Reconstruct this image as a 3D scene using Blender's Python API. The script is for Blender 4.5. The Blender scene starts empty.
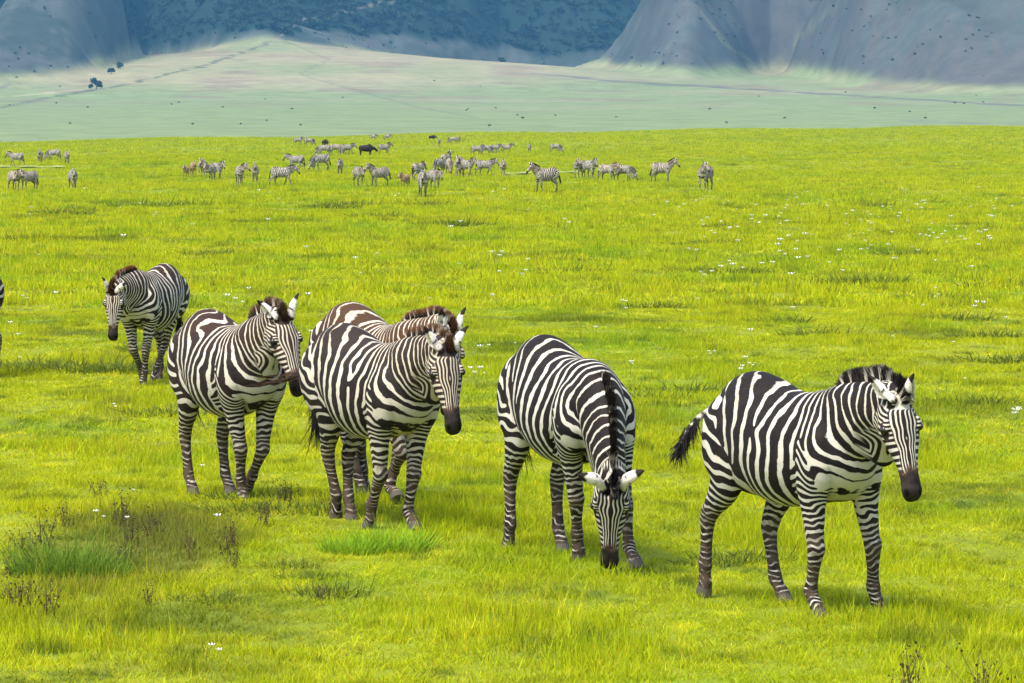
import bpy, bmesh, math, random
import numpy as np
# ---------------------------------------------------------------- camera, sky, sun, exposure
random.seed(7)
_sc = bpy.context.scene
FPX = 3840.0; CAM_H = 2.75; HORIZON = 138.0          # focal length in pixels, eye height, pixel row of the true horizon
TILT = math.atan((341.5 - HORIZON) / FPX)
cam = bpy.data.objects.new('camera', bpy.data.cameras.new('camera')); _sc.collection.objects.link(cam); _sc.camera = cam
cam.location = (0, 0, CAM_H); cam.rotation_euler = (math.pi / 2 - TILT, 0, 0)
cam.data.sensor_width = 36; cam.data.lens = FPX / 1024 * 36; cam.data.clip_start = .5; cam.data.clip_end = 20000
SUN_EL, SUN_AZ = math.radians(60), math.radians(222)     # azimuth clockwise from +Y: behind the camera, to its left
_w = bpy.data.worlds.new('World'); _sc.world = _w; _w.use_nodes = True
_sky = _w.node_tree.nodes.new('ShaderNodeTexSky'); _sky.sky_type = 'NISHITA'; _sky.sun_disc = False
_sky.sun_elevation = SUN_EL; _sky.sun_rotation = SUN_AZ; _sky.air_density = 1.0; _sky.dust_density = 3.0; _sky.ozone_density = .6
_bg = _w.node_tree.nodes['Background']; _bg.inputs['Strength'].default_value = 0.15
_w.node_tree.links.new(_sky.outputs[0], _bg.inputs[0])
sun = bpy.data.objects.new('sun', bpy.data.lights.new('sun', 'SUN')); _sc.collection.objects.link(sun)
sun.data.energy = 1.9; sun.data.angle = math.radians(14); sun.data.color = (1.0, .955, .87)
sun.rotation_euler = (math.pi / 2 - SUN_EL, 0, math.pi - SUN_AZ)
_v = _sc.view_settings; _v.view_transform = 'Standard'; _v.look = 'None'; _v.gamma = 1; _v.exposure = 1.36; _v.use_curve_mapping = False
_c = _sc.cycles; _c.use_denoising = True; _c.max_bounces = 6; _c.diffuse_bounces = 3; _c.transmission_bounces = 3; _c.volume_bounces = 0; _c.transparent_max_bounces = 6
# ---------------------------------------------------------------- zebra anatomy (plain numpy)
HEAD_L = 0.56
NB = np.array([0.40, 0.0, 1.02])          # base of the neck inside the chest
NP = np.array([0.84, 0.0, 1.43])          # poll
NECK_L = float(np.linalg.norm(NP - NB))
HEAD_PITCH0 = math.radians(-52)
FPIV = np.array([0.40, 0.15, 0.98]); FKNEE = np.array([0.405, 0.135, 0.405]); FFET = np.array([0.395, 0.13, 0.155])
HPIV = np.array([-0.44, 0.14, 1.02]); HSTI = np.array([-0.35, 0.165, 0.76]); HHOCK = np.array([-0.60, 0.135, 0.46]); HFET = np.array([-0.585, 0.13, 0.16])
FHOOF = np.array([0.43, 0.13, 0.03]); HHOOF = np.array([-0.54, 0.13, 0.03])
EARP = (0.012, 0.062, 0.085)              # ear root in the head's frame (along, side, up)

def ry(a):   # positive turns a hanging limb forward (+x)
    c, s = math.cos(a), math.sin(a)
    return np.array([[c, 0, -s], [0, 1, 0], [s, 0, c]])
def rx(a):
    c, s = math.cos(a), math.sin(a)
    return np.array([[1, 0, 0], [0, c, -s], [0, s, c]])
def rz(a):
    c, s = math.cos(a), math.sin(a)
    return np.array([[c, -s, 0], [s, c, 0], [0, 0, 1]])
def dirpy(p, y):
    return np.array([math.cos(p) * math.cos(y), math.cos(p) * math.sin(y), math.sin(p)])
def head_frame(p, y, r):
    """columns: along the face to the nose, left, up (forehead side)"""
    u = dirpy(p, y)
    l = np.array([-math.sin(y), math.cos(y), 0.0])
    v = np.cross(u, l)
    c, s = math.cos(r), math.sin(r)
    return np.stack([u, c * l + s * v, -s * l + c * v], 1)
HF0 = head_frame(HEAD_PITCH0, 0, 0)
def mirror(p, sd):
    return np.array([p[0], p[1] * sd, p[2]])

POSE0 = dict(X=0, Y=0, psi=0, S=1, tp=0,
             FR=[0, 0, 0, 0], FL=[0, 0, 0, 0], HR=[0, 0, 0, 0], HL=[0, 0, 0, 0],
             neck=[math.radians(43), 0, 0], head=[HEAD_PITCH0, 0, 0], earR=[0, 0], earL=[0, 0], Z=0.0)

def leg_frames(pose, key):
    """list of (R, t): x -> R x + t for upper, lower(, cannon), foot"""
    sd = -1 if key[1] == 'R' else 1
    sw, ab, fl, fe = pose[key]
    out = []
    if key[0] == 'F':
        pv, kn, ft = mirror(FPIV, sd), mirror(FKNEE, sd), mirror(FFET, sd)
        R1 = rx(sd * ab) @ ry(sw); t1 = pv - R1 @ pv
        R2 = R1 @ ry(-fl); k = R1 @ kn + t1; t2 = k - R2 @ kn
        R3 = R2 @ ry(-fe); f = R2 @ ft + t2; t3 = f - R3 @ ft
        return [(R1, t1), (R2, t2), (R3, t3)]
    pv, st, hk, ft = mirror(HPIV, sd), mirror(HSTI, sd), mirror(HHOCK, sd), mirror(HFET, sd)
    R1 = rx(sd * ab) @ ry(sw); t1 = pv - R1 @ pv
    R2 = R1 @ ry(-fl); k = R1 @ st + t1; t2 = k - R2 @ st
    R3 = R2 @ ry(fl); h = R2 @ hk + t2; t3 = h - R3 @ hk
    R4 = R3 @ ry(-fe); f = R3 @ ft + t3; t4 = f - R4 @ ft
    return [(R1, t1), (R2, t2), (R3, t3), (R4, t4)]

def root_frame(pose):
    R = rz(pose['psi']) @ ry(pose['tp'])
    return R * pose['S'], np.array([pose['X'], pose['Y'], pose.get('Z', 0.0)])

def neck_curve(pose, s):
    """posed centre line and tangent for s in [0,1] (arrays)"""
    p, y, _ = pose['neck']
    d = dirpy(p, y)
    tb = np.array([0.9, 0, 0.44]); 
    low = max(0.0, min(1.0, (0.4 - p) / 1.2))
    tb = tb * (1 - low) + np.array([0.95, 0, -0.1]) * low
    tb /= np.linalg.norm(tb)
    P = NB + d * NECK_L * (1 + 0.12 * low)
    M = NB + (0.55 * tb + 0.45 * d) * NECK_L * 0.42
    s = np.asarray(s)[..., None]
    C = (1 - s) ** 2 * NB + 2 * s * (1 - s) * M + s ** 2 * P
    T = 2 * (1 - s) * (M - NB) + 2 * s * (P - M)
    T /= np.linalg.norm(T, axis=-1, keepdims=True)
    return C, T
def neck_frames(pose, s):
    """rotation taking the rest neck to the posed one at s: (n,3,3), plus posed centre"""
    C, T = neck_curve(pose, s)
    C0, T0 = neck_curve(POSE0, s)
    n = len(C)
    hf = head_frame(*pose['head'])
    lh = hf[:, 1]
    def frames(T, lats):
        l = lats - (lats * T).sum(1, keepdims=True) * T
        l /= np.linalg.norm(l, axis=1, keepdims=True)
        v = np.cross(T, l)
        return np.stack([T, l, v], 2)
    s = np.clip(np.asarray(s), 0, 1)[:, None]
    p, y, _ = pose['neck']
    ln = np.array([-math.sin(y), math.cos(y), 0])
    w = s ** 2
    lat = (1 - s) * np.array([0, 1.0, 0]) + s * ((1 - w * 0.7) * ln + w * 0.7 * lh)
    F = frames(T, lat)
    F0 = frames(T0, np.tile(np.array([[0, 1.0, 0]]), (n, 1)))
    return np.einsum('nij,nkj->nik', F, F0), C, C0
def head_xf(pose):
    C, _ = neck_curve(pose, np.array([1.0]))
    return head_frame(*pose['head']), C[0]
def head_pt(pose, a, l, v):
    F, P = head_xf(pose)
    return P + F @ np.array([a, l, v])
def ear_rot(pose, sd):
    out, fwd = pose['earR' if sd < 0 else 'earL']
    # in the head's frame: tilt outward about the face axis, then back/forward about the side axis
    return ry(fwd) @ rx(-sd * out)

def keypoints(pose):
    K = {}
    K['croup'] = np.array([-0.40, 0, 1.31]); K['withers'] = np.array([0.36, 0, 1.295]); K['rearR'] = np.array([-0.58, -0.17, 1.0]); K['rearL'] = np.array([-0.58, 0.17, 1.0])
    K['chestlow'] = np.array([0.50, 0, 0.73]); K['belly'] = np.array([0.0, 0, 0.60])
    for k in ('FR', 'FL', 'HR', 'HL'):
        sd = -1 if k[1] == 'R' else 1
        fr = leg_frames(pose, k)
        if k[0] == 'F':
            K[k + 'knee'] = fr[1][0] @ mirror(FKNEE, sd) + fr[1][1]
            K[k + 'fet'] = fr[2][0] @ mirror(FFET, sd) + fr[2][1]
            K[k + 'hoof'] = fr[2][0] @ mirror(FHOOF, sd) + fr[2][1]
            K[k + 'elb'] = fr[0][0] @ mirror(np.array([0.38, 0.14, 0.66]), sd) + fr[0][1]
        else:
            K[k + 'hock'] = fr[2][0] @ mirror(HHOCK, sd) + fr[2][1]
            K[k + 'fet'] = fr[3][0] @ mirror(HFET, sd) + fr[3][1]
            K[k + 'hoof'] = fr[3][0] @ mirror(HHOOF, sd) + fr[3][1]
    K['poll'] = head_pt(pose, 0, 0, 0.085)
    K['muz'] = head_pt(pose, 0.49, 0, -0.01); K['nose'] = head_pt(pose, 0.56, 0, -0.03)
    for sd, n in ((-1, 'R'), (1, 'L')):
        K['eye' + n] = head_pt(pose, 0.17, 0.09 * sd, 0.045)
        e = np.array(EARP) * np.array([1, sd, 1]) + ear_rot(pose, sd) @ np.array([-0.089, 0.062 * sd, 0.133])
        K['ear' + n] = head_pt(pose, *e)
    R, t = root_frame(pose)
    return {k: R @ v + t for k, v in K.items()}
POSES = {
    'z5': {'X': 1.638, 'Y': 22.3124, 'psi': -1.0486, 'S': 1.0386, 'tp': -0.0152, 'FR': [-0.0295, -0.038, 0.18, -0.4042], 'FL': [0.0399, 0.1853, 0.1741, 0.0473], 'HR': [-0.1926, -0.0227, -0.0507, 0.2677], 'HL': [0.2153, 0.0089, -0.0613, -0.1144], 'neck': [0.4192, -0.0121, 0.0], 'head': [-1.1411, -0.2358, 0.2253], 'earR': [0.3626, 0.6135], 'earL': [-0.3269, -0.1101]},
    'z4': {'X': 0.3375, 'Y': 25.1469, 'psi': -1.2124, 'S': 1.0885, 'tp': -0.0694, 'FR': [-0.2215, -0.1732, 0.0765, 0.159], 'FL': [0.1661, 0.0929, -0.0325, -0.3141], 'HR': [0.0528, 0.0229, -0.0535, 0.6159], 'HL': [0.2402, -0.0341, -0.0737, -0.0529], 'neck': [-0.5606, -0.1541, 0.0], 'head': [-1.6657, -0.3358, 0.0697], 'earR': [0.9963, -0.677], 'earL': [0.7598, -0.0467]},
    'z3': {'X': -1.0176, 'Y': 26.9419, 'psi': -1.0277, 'S': 1.0567, 'tp': -0.0609, 'FR': [-0.082, -0.0343, 0.3955, 0.084], 'FL': [-0.006, -0.0404, 0.0805, -0.6059], 'HR': [0.113, -0.1629, -0.0593, 0.7546], 'HL': [0.1963, -0.072, -0.0647, 0.1196], 'neck': [0.4733, -0.0239, 0.0], 'head': [-1.1183, -0.1204, 0.1591], 'earR': [0.2158, 0.313], 'earL': [0.3414, 0.1179]},
    'z3b': {'X': -1.0852, 'Y': 28.8378, 'psi': -1.0932, 'S': 1.0982, 'tp': -0.1032, 'FR': [0.2257, -0.2062, 1.0298, 0.4736], 'FL': [-0.0551, -0.1714, -0.0311, -0.9388], 'HR': [0.2942, -0.2039, -0.0665, 0.3669], 'HL': [0.2075, 0.0063, -0.0517, 0.3219], 'neck': [0.529, 0.1225, 0.0], 'head': [-1.2613, -0.1027, -0.1356], 'earR': [-0.036, 0.3157], 'earL': [-0.1688, 0.4893]},
    'z2': {'X': -2.166, 'Y': 29.0686, 'psi': -1.1191, 'S': 1.0769, 'tp': -0.0334, 'FR': [-0.0429, -0.1422, 0.2409, -0.0859], 'FL': [-0.0158, -0.0502, 0.5694, 0.5081], 'HR': [0.1131, -0.0262, -0.0379, -0.1465], 'HL': [0.2179, 0.0093, -0.0545, -0.1219], 'neck': [0.5706, 0.002, 0.0], 'head': [-0.995, 0.03, 0.1133], 'earR': [0.4675, 0.5777], 'earL': [0.0417, 0.1702]},
    'z1': {'X': -4.069, 'Y': 43.479, 'psi': -1.8301, 'S': 1.0225, 'tp': -0.0135, 'FR': [-0.115, -0.054, 0.5319, 0.2382], 'FL': [-0.0282, -0.1314, 0.1638, 0.0481], 'HR': [0.0, 0.0, 0.0, 0.0], 'HL': [0.3086, -0.2286, -0.0614, 0.5428], 'neck': [0.1565, -0.0864, 0.0], 'head': [-1.3392, 0.0655, -0.0506], 'earR': [-0.0299, 0.0873], 'earL': [0.5035, -0.4233]},
}
# ---------------------------------------------------------------- helpers
SC = bpy.context.scene
COL = SC.collection
def sstep(a, b, x):
    t = np.clip((x - a) / (b - a), 0, 1)
    return t * t * (3 - 2 * t)
def wnoise(P, scale, seed, n=7):
    """smooth pseudo noise in about [-1, 1]: a sum of random plane waves"""
    r = np.random.RandomState(seed)
    o = np.zeros(len(P))
    for _ in range(n):
        k = r.normal(size=3); k *= (0.6 + 0.9 * r.rand()) / np.linalg.norm(k) / scale * 2 * math.pi
        o += np.sin(P @ k + r.rand() * 6.283)
    return o / math.sqrt(n * 0.5) * 0.6
def make_mesh(name, V, Fs, attrs=None, smooth=True):
    me = bpy.data.meshes.new(name)
    V = np.asarray(V, dtype=np.float32)
    if isinstance(Fs, np.ndarray):
        k = Fs.shape[1]; tot = np.full(len(Fs), k, dtype=np.int32); loops = Fs.ravel().astype(np.int32)
    else:
        tot = np.array([len(f) for f in Fs], dtype=np.int32); loops = np.fromiter((i for f in Fs for i in f), dtype=np.int32)
    me.vertices.add(len(V)); me.vertices.foreach_set('co', V.ravel())
    me.loops.add(len(loops)); me.loops.foreach_set('vertex_index', loops)
    me.polygons.add(len(tot))
    st = np.zeros(len(tot), dtype=np.int32); st[1:] = np.cumsum(tot)[:-1]
    me.polygons.foreach_set('loop_start', st)
    me.polygons.foreach_set('use_smooth', np.full(len(tot), smooth, dtype=bool))
    me.update(calc_edges=True); me.validate()
    for k, a in (attrs or {}).items():
        a = np.asarray(a, dtype=np.float32)
        if a.ndim == 1:
            me.attributes.new(k, 'FLOAT', 'POINT').data.foreach_set('value', a)
        else:
            me.attributes.new(k, 'FLOAT_COLOR', 'POINT').data.foreach_set('color', np.hstack([a, np.ones((len(a), 1), np.float32)]).ravel())
    return me
def link(name, me, parent=None, mats=()):
    o = bpy.data.objects.new(name, me); COL.objects.link(o)
    if parent is not None: o.parent = parent
    for m in mats:
        if m.name not in [x.name for x in me.materials if x]: me.materials.append(m)
    return o
def tag(o, label, cat, group=None):
    o['label'] = label; o['category'] = cat
    if group: o['group'] = group
    return o
def tube(rings):
    """closed tube from equally long rings of points -> verts, faces"""
    n = len(rings[0]); V = [p for r in rings for p in r]; Fs = []
    for i in range(len(rings) - 1):
        for j in range(n):
            a = i * n + j; b = i * n + (j + 1) % n
            Fs.append((a, b, b + n, a + n))
    c0 = len(V); V.append(np.mean(rings[0], 0)); V.append(np.mean(rings[-1], 0))
    m = (len(rings) - 1) * n
    for j in range(n):
        Fs.append((c0, (j + 1) % n, j)); Fs.append((c0 + 1, m + j, m + (j + 1) % n))
    return V, Fs
def catmull(pts, sub):
    P = np.asarray(pts, float); Q = np.vstack([2 * P[0] - P[1], P, 2 * P[-1] - P[-2]]); out = []
    for i in range(1, len(Q) - 2):
        for k in range(sub):
            t = k / sub
            out.append(0.5 * (2 * Q[i] + (Q[i + 1] - Q[i - 1]) * t + (2 * Q[i - 1] - 5 * Q[i] + 4 * Q[i + 1] - Q[i + 2]) * t * t + (3 * Q[i] - Q[i - 1] - 3 * Q[i + 1] + Q[i + 2]) * t ** 3))
    out.append(P[-1]); return np.array(out)

# ---------------------------------------------------------------- rest-pose zebra
# trunk stations: x, top, bottom, half width
TRUNK = [(-0.695, 1.12, 0.93, 0.056), (-0.67, 1.18, 0.84, 0.116), (-0.6, 1.262, 0.76, 0.166), (-0.5, 1.312, 0.7, 0.206), (-0.38, 1.335, 0.665, 0.238), (-0.22, 1.308, 0.625, 0.262), (-0.05, 1.258, 0.6, 0.281), (0.12, 1.25, 0.607, 0.272), (0.26, 1.27, 0.635, 0.244), (0.38, 1.283, 0.665, 0.219), (0.49, 1.25, 0.705, 0.2), (0.575, 1.17, 0.765, 0.172), (0.63, 1.07, 0.84, 0.112), (0.65, 0.99, 0.9, 0.047)]
# limb chains (left side): point, sagittal radius, lateral radius
FRONT = [((.30, .09, 1.20), .05, .035), ((.345, .13, 1.11), .12, .066), ((.40, .155, 1.0), .165, .088), ((.435, .16, .88), .145, .088), ((.40, .152, .755), .118, .078), ((.392, .145, .65), .086, .064), ((.395, .14, .55), .067, .054),
         ((.40, .136, .455), .053, .047), ((.407, .135, .41), .055, .050), ((.404, .134, .365), .046, .043), ((.398, .132, .28), .036, .034), ((.394, .13, .205), .036, .033), ((.392, .13, .16), .045, .039),
         ((.407, .13, .115), .036, .034), ((.425, .13, .075), .041, .038), ((.434, .13, .05), .045, .041), ((.440, .13, .0), .053, .047)]
HIND = [((-.41, .08, 1.21), .08, .04), ((-.43, .115, 1.14), .165, .085), ((-.45, .14, 1.03), .225, .108), ((-.445, .155, .90), .21, .106), ((-.405, .163, .79), .165, .098), ((-.41, .16, .70), .125, .08), ((-.475, .15, .605), .092, .064),
        ((-.545, .14, .53), .068, .05), ((-.592, .135, .465), .062, .045), ((-.60, .134, .41), .049, .040), ((-.598, .132, .33), .039, .034), ((-.592, .13, .23), .037, .034), ((-.588, .13, .165), .046, .039),
        ((-.57, .13, .118), .036, .034), ((-.548, .13, .078), .041, .038), ((-.537, .13, .05), .045, .041), ((-.530, .13, .0), .053, .047)]
NECK = [(-.40, .22, .16), (-.15, .25, .175), (.08, .255, .168), (.30, .228, .148), (.52, .190, .122), (.74, .150, .095), (.92, .132, .087), (1.05, .11, .078), (1.14, .06, .05)]
# head: along, top, bottom, half width
HEAD = [(-.07, .03, -.03, .03), (-.055, .066, -.07, .055), (-.02, .092, -.115, .078), (.04, .106, -.142, .094), (.10, .109, -.152, .106), (.165, .102, -.142, .112), (.225, .09, -.115, .098), (.29, .077, -.088, .079),
        (.36, .064, -.072, .060), (.42, .055, -.064, .052), (.47, .05, -.066, .053), (.515, .041, -.070, .056), (.545, .018, -.066, .047), (.562, -.010, -.05, .028)]
T0N = (NP - NB) / NECK_L
V0N = np.cross(T0N, np.array([0, 1.0, 0])) * 1.0   # dorsal direction of the neck
if V0N[2] < 0: V0N = -V0N
def hl(a, l, v):
    return NP + HF0 @ np.array([a, l, v])
EAR_AX = np.array([-0.52, 0.36, 0.78]); EAR_AX /= np.linalg.norm(EAR_AX)
EAR_LEN = 0.188
def ear_shape(sd):
    """cupped leaf of 12 mm skin, in rest coordinates"""
    ax = EAR_AX * np.array([1, sd, 1])
    op = np.array([0.35, 0.72 * sd, 0.10]); op -= ax * (op @ ax); op /= np.linalg.norm(op)   # the opening looks this way
    sx = np.cross(ax, op)
    base = np.array(EARP) * np.array([1, sd, 1])
    N, M = 16, 13; outer = []; inner = []
    for i in range(N):
        t = i / (N - 1)
        w = 0.037 * (math.sin(math.pi * (0.16 + 0.80 * t ** 0.9))) ** 0.75
        half = math.radians(150 - 75 * t)
        c = base + ax * (t * EAR_LEN - 0.02) 
        ro, ri = [], []
        for j in range(M):
            a = -half + 2 * half * j / (M - 1)
            d = -op * math.cos(a) + sx * math.sin(a)
            ro.append(c + d * w - op * 0.010 * t); ri.append(c + d * max(w - 0.013, 0.002) * np.array(1.0) - op * 0.010 * t + op * 0.004)
        outer.append(ro); inner.append(ri)
    rings = [o + n[::-1] for o, n in zip(outer, inner)]
    V, Fs = tube(rings)
    return [NP + HF0 @ p for p in V], Fs
def ell_ring(c, e1, e2, n=28, pw=1.0):
    return [c + e1 * math.cos(2 * math.pi * k / n) + e2 * math.sin(2 * math.pi * k / n) for k in range(n)]
def limb_rings(chain, sd):
    P = catmull([list(c[0]) + [c[1], c[2]] for c in chain], 3); R = []
    for i in range(len(P)):
        a, b = P[max(i - 1, 0)][:3], P[min(i + 1, len(P) - 1)][:3]
        t = (b - a); t[1] = 0; t /= np.linalg.norm(t)
        fwd = np.array([-t[2], 0, t[0]])
        if i > len(P) - 6: fwd = np.array([1.0, 0, 0])
        c = P[i][:3] * np.array([1, sd, 1])
        R.append(ell_ring(c, fwd * P[i][3], np.array([0, 1.0, 0]) * P[i][4]))
    return R
def rest_surface():
    V, Fs = [], []
    def add(vf):
        o = len(V); V.extend(vf[0]); Fs.extend(tuple(i + o for i in f) for f in vf[1])
    R = []
    for x, zt, zb, hw in catmull(TRUNK, 3):
        m = zb + (zt - zb) * 0.47; r = []
        for k in range(40):
            a = 2 * math.pi * k / 40; ca, sa = math.cos(a), math.sin(a)
            h = (zt - m) if sa > 0 else (m - zb)
            y = hw * math.copysign(abs(ca) ** 0.92, ca) * (1 - 0.10 * max(sa, 0) ** 2)
            r.append(np.array([x, y, m + h * sa]))
        R.append(r)
    add(tube(R))
    add(tube([ell_ring(NB + T0N * s * NECK_L, V0N * a, np.array([0, 1.0, 0]) * b) for s, a, b in catmull(NECK, 3)]))
    R = []
    for a, vt, vb, hw in catmull(HEAD, 3):
        r = []
        m = vb + (vt - vb) * 0.56
        for k in range(32):
            g = 2 * math.pi * k / 32; c, s = math.cos(g), math.sin(g)
            h = (vt - m) if s > 0 else (m - vb)
            jaw = 1 - 0.32 * max(-s, 0) ** 1.5 - 0.16 * max(s, 0) ** 3
            r.append(hl(a, hw * math.copysign(abs(c) ** 0.9, c) * jaw, m + h * s))
        R.append(r)
    add(tube(R))
    for sd in (1, -1):
        add(tube(limb_rings(FRONT, sd))); add(tube(limb_rings(HIND, sd)))
        add(ear_shape(sd))
        # brow over the eye, nostril rim, cheek
        for (a, l, v), (ra, rl, rv) in (((.155, .088, .062), (.04, .02, .022)), ((.505, .036, -.004), (.03, .022, .024)), ((.11, .068, -.045), (.085, .034, .085))):
            rr = []
            for i in range(1, 10):
                t = math.pi * i / 10
                rr.append([hl(a - ra * math.cos(t), sd * (l + rl * math.sin(t) * math.cos(q)), v + rv * math.sin(t) * math.sin(q)) for q in np.linspace(0, 2 * math.pi, 16, endpoint=False)][::sd])
            add(tube(rr))
    return V, Fs
def remesh(V, Fs, vox):
    me = make_mesh('zebra_rest', V, Fs)
    bm = bmesh.new(); bm.from_mesh(me); bmesh.ops.recalc_face_normals(bm, faces=bm.faces); bm.to_mesh(me); bm.free()
    o = bpy.data.objects.new('zebra_rest', me); COL.objects.link(o)
    md = o.modifiers.new('r', 'REMESH'); md.mode = 'VOXEL'; md.voxel_size = vox; md.adaptivity = 0
    dg = bpy.context.evaluated_depsgraph_get(); dg.update()
    m2 = bpy.data.meshes.new_from_object(o.evaluated_get(dg))
    P = np.zeros(len(m2.vertices) * 3, np.float32); m2.vertices.foreach_get('co', P); P = P.reshape(-1, 3).astype(float)
    E = np.zeros(len(m2.edges) * 2, np.int32); m2.edges.foreach_get('vertices', E); E = E.reshape(-1, 2)
    L = np.zeros(len(m2.loops), np.int32); m2.loops.foreach_get('vertex_index', L)
    T = np.zeros(len(m2.polygons), np.int32); m2.polygons.foreach_get('loop_total', T)
    bpy.data.objects.remove(o); bpy.data.meshes.remove(me); bpy.data.meshes.remove(m2)
    if (T == 4).all(): Fq = L.reshape(-1, 4)
    else:
        Fq, i = [], 0
        for n in T: Fq.append(tuple(L[i:i + n])); i += n
    return P, E, Fq
def relax(P, E, it, mask=None):
    n = len(P)
    deg = np.bincount(E.ravel(), minlength=n)[:, None].astype(float)
    for k in range(it):
        for lam in (0.6, -0.52):
            A = np.stack([np.bincount(E[:, 0], P[E[:, 1], c], n) + np.bincount(E[:, 1], P[E[:, 0], c], n) for c in range(3)], 1) / deg
            d = (A - P) * lam
            P = P + (d if mask is None else d * mask[:, None])
    return P
def ndist(P, pts, rad):
    """normalised distance to a polyline with radii, and the parameter along it (0..n-1)"""
    best = np.full(len(P), 1e9); par = np.zeros(len(P))
    for i in range(len(pts) - 1):
        a, b = pts[i], pts[i + 1]; d = b - a
        t = np.clip(((P - a) @ d) / (d @ d), 0, 1)
        q = np.linalg.norm(P - (a + t[:, None] * d), axis=1) / (rad[i] + (rad[i + 1] - rad[i]) * t)
        k = q < best; best[k] = q[k]; par[k] = i + t[k]
    return best, par

class Rest: pass
def prepare(vox, it):
    Z = Rest()
    Z.P, Z.E, Z.F = remesh(*rest_surface(), vox)
    Z.P = relax(Z.P, Z.E, it)
    Z.W = weights(Z.P)
    return Z
def weights(P):
    W = Rest(); x, y, z = P.T
    H = (P - NP) @ HF0; W.h = H
    dn, _ = ndist(P, [NB + T0N * s * NECK_L for s, a, b in NECK], [(a + b) / 2 for s, a, b in NECK])
    dh, _ = ndist(P, [hl(a, 0, (t + b) / 2) for a, t, b, w in HEAD], [((t - b) / 2 + w) / 2 for a, t, b, w in HEAD])
    W.s = ((P - NB) @ T0N) / NECK_L
    front = sstep(0.30, 0.45, x + 0.4 * (z - 1.0))
    W.head = np.where(x > 0.5, sstep(-0.30, 0.40, dn - dh), 0) * sstep(1.0, 1.1, z + 0.35 * (x - .6))
    W.head = np.maximum(W.head, sstep(0.06, 0.16, H[:, 0]) * (x > 0.7) * (z > .75))
    W.neck = sstep(0.02, 0.50, W.s) * front * sstep(.80, 1.0, z + (x - .55) * .3)
    W.neck = np.maximum(W.neck, W.head)
    W.ear = []
    for sd in (-1, 1):
        b = np.array(EARP) * np.array([1, sd, 1]); ax = EAR_AX * np.array([1, sd, 1])
        q = H - b; t = q @ ax; r = np.linalg.norm(q - t[:, None] * ax, axis=1)
        W.ear.append((sstep(-0.005, 0.03, t) * (r < 0.066) * (t < .2) * (q[:, 0] < .05) * (x > .6), t))
    for ew, t in W.ear: W.head = np.maximum(W.head, ew)
    W.neck = np.maximum(W.neck, W.head)
    W.leg = {}
    for k in ('FR', 'FL', 'HR', 'HL'):
        sd = -1 if k[1] == 'R' else 1
        side = sstep(0.0, 0.09, y * sd)
        ch = FRONT if k[0] == 'F' else HIND
        d, _ = ndist(P, [np.array(c[0]) * np.array([1, sd, 1]) for c in ch], [(c[1] + c[2]) / 2 for c in ch])
        near = sstep(1.9, 1.15, d)
        low = (z < 0.56) * ((x > 0) == (k[0] == 'F')) * (y * sd > 0)
        if k[0] == 'F':
            up = np.maximum(sstep(0.95, 0.66, z) * side * near * (x > .1), low)
            W.leg[k] = (up, sstep(.45, .36, z) * low, sstep(.185, .125, z) * low)
        else:
            up = np.maximum(sstep(1.04, 0.70, z) * side * near * (x < -.05), low)
            W.leg[k] = (up, sstep(.82, .69, z + (x + .38) * .4) * up, sstep(.515, .415, z) * low, sstep(.19, .13, z) * low)
    return W
def deform(P, W, pose):
    P0 = P
    # neck and head
    Rn, C, C0 = neck_frames(pose, np.clip(W.s, 0, 1))
    over = (np.maximum(W.s - 1, 0) * NECK_L)[:, None] * T0N
    N = np.einsum('nij,nj->ni', Rn, P - C0) + C
    Hf, Hp = head_xf(pose)
    h = W.h.copy()
    for (ew, t), sd in zip(W.ear, (-1, 1)):
        b = np.array(EARP) * np.array([1, sd, 1])
        q = b + (h - b) @ ear_rot(pose, sd).T
        h = h + ew[:, None] * (q - h)
    Hd = h @ Hf.T + Hp
    N = N + W.head[:, None] * (Hd - N)
    P = P + W.neck[:, None] * (N - P)
    for k in ('FR', 'FL', 'HR', 'HL'):
        fr = leg_frames(pose, k); ws = W.leg[k]
        Q = P0
        acc = None
        for (R, t), w in zip(fr, ws):
            X = P0 @ R.T + t
            acc = X if acc is None else acc + w[:, None] * (X - acc)
        P = P + ws[0][:, None] * (acc - P)
    return P

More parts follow.
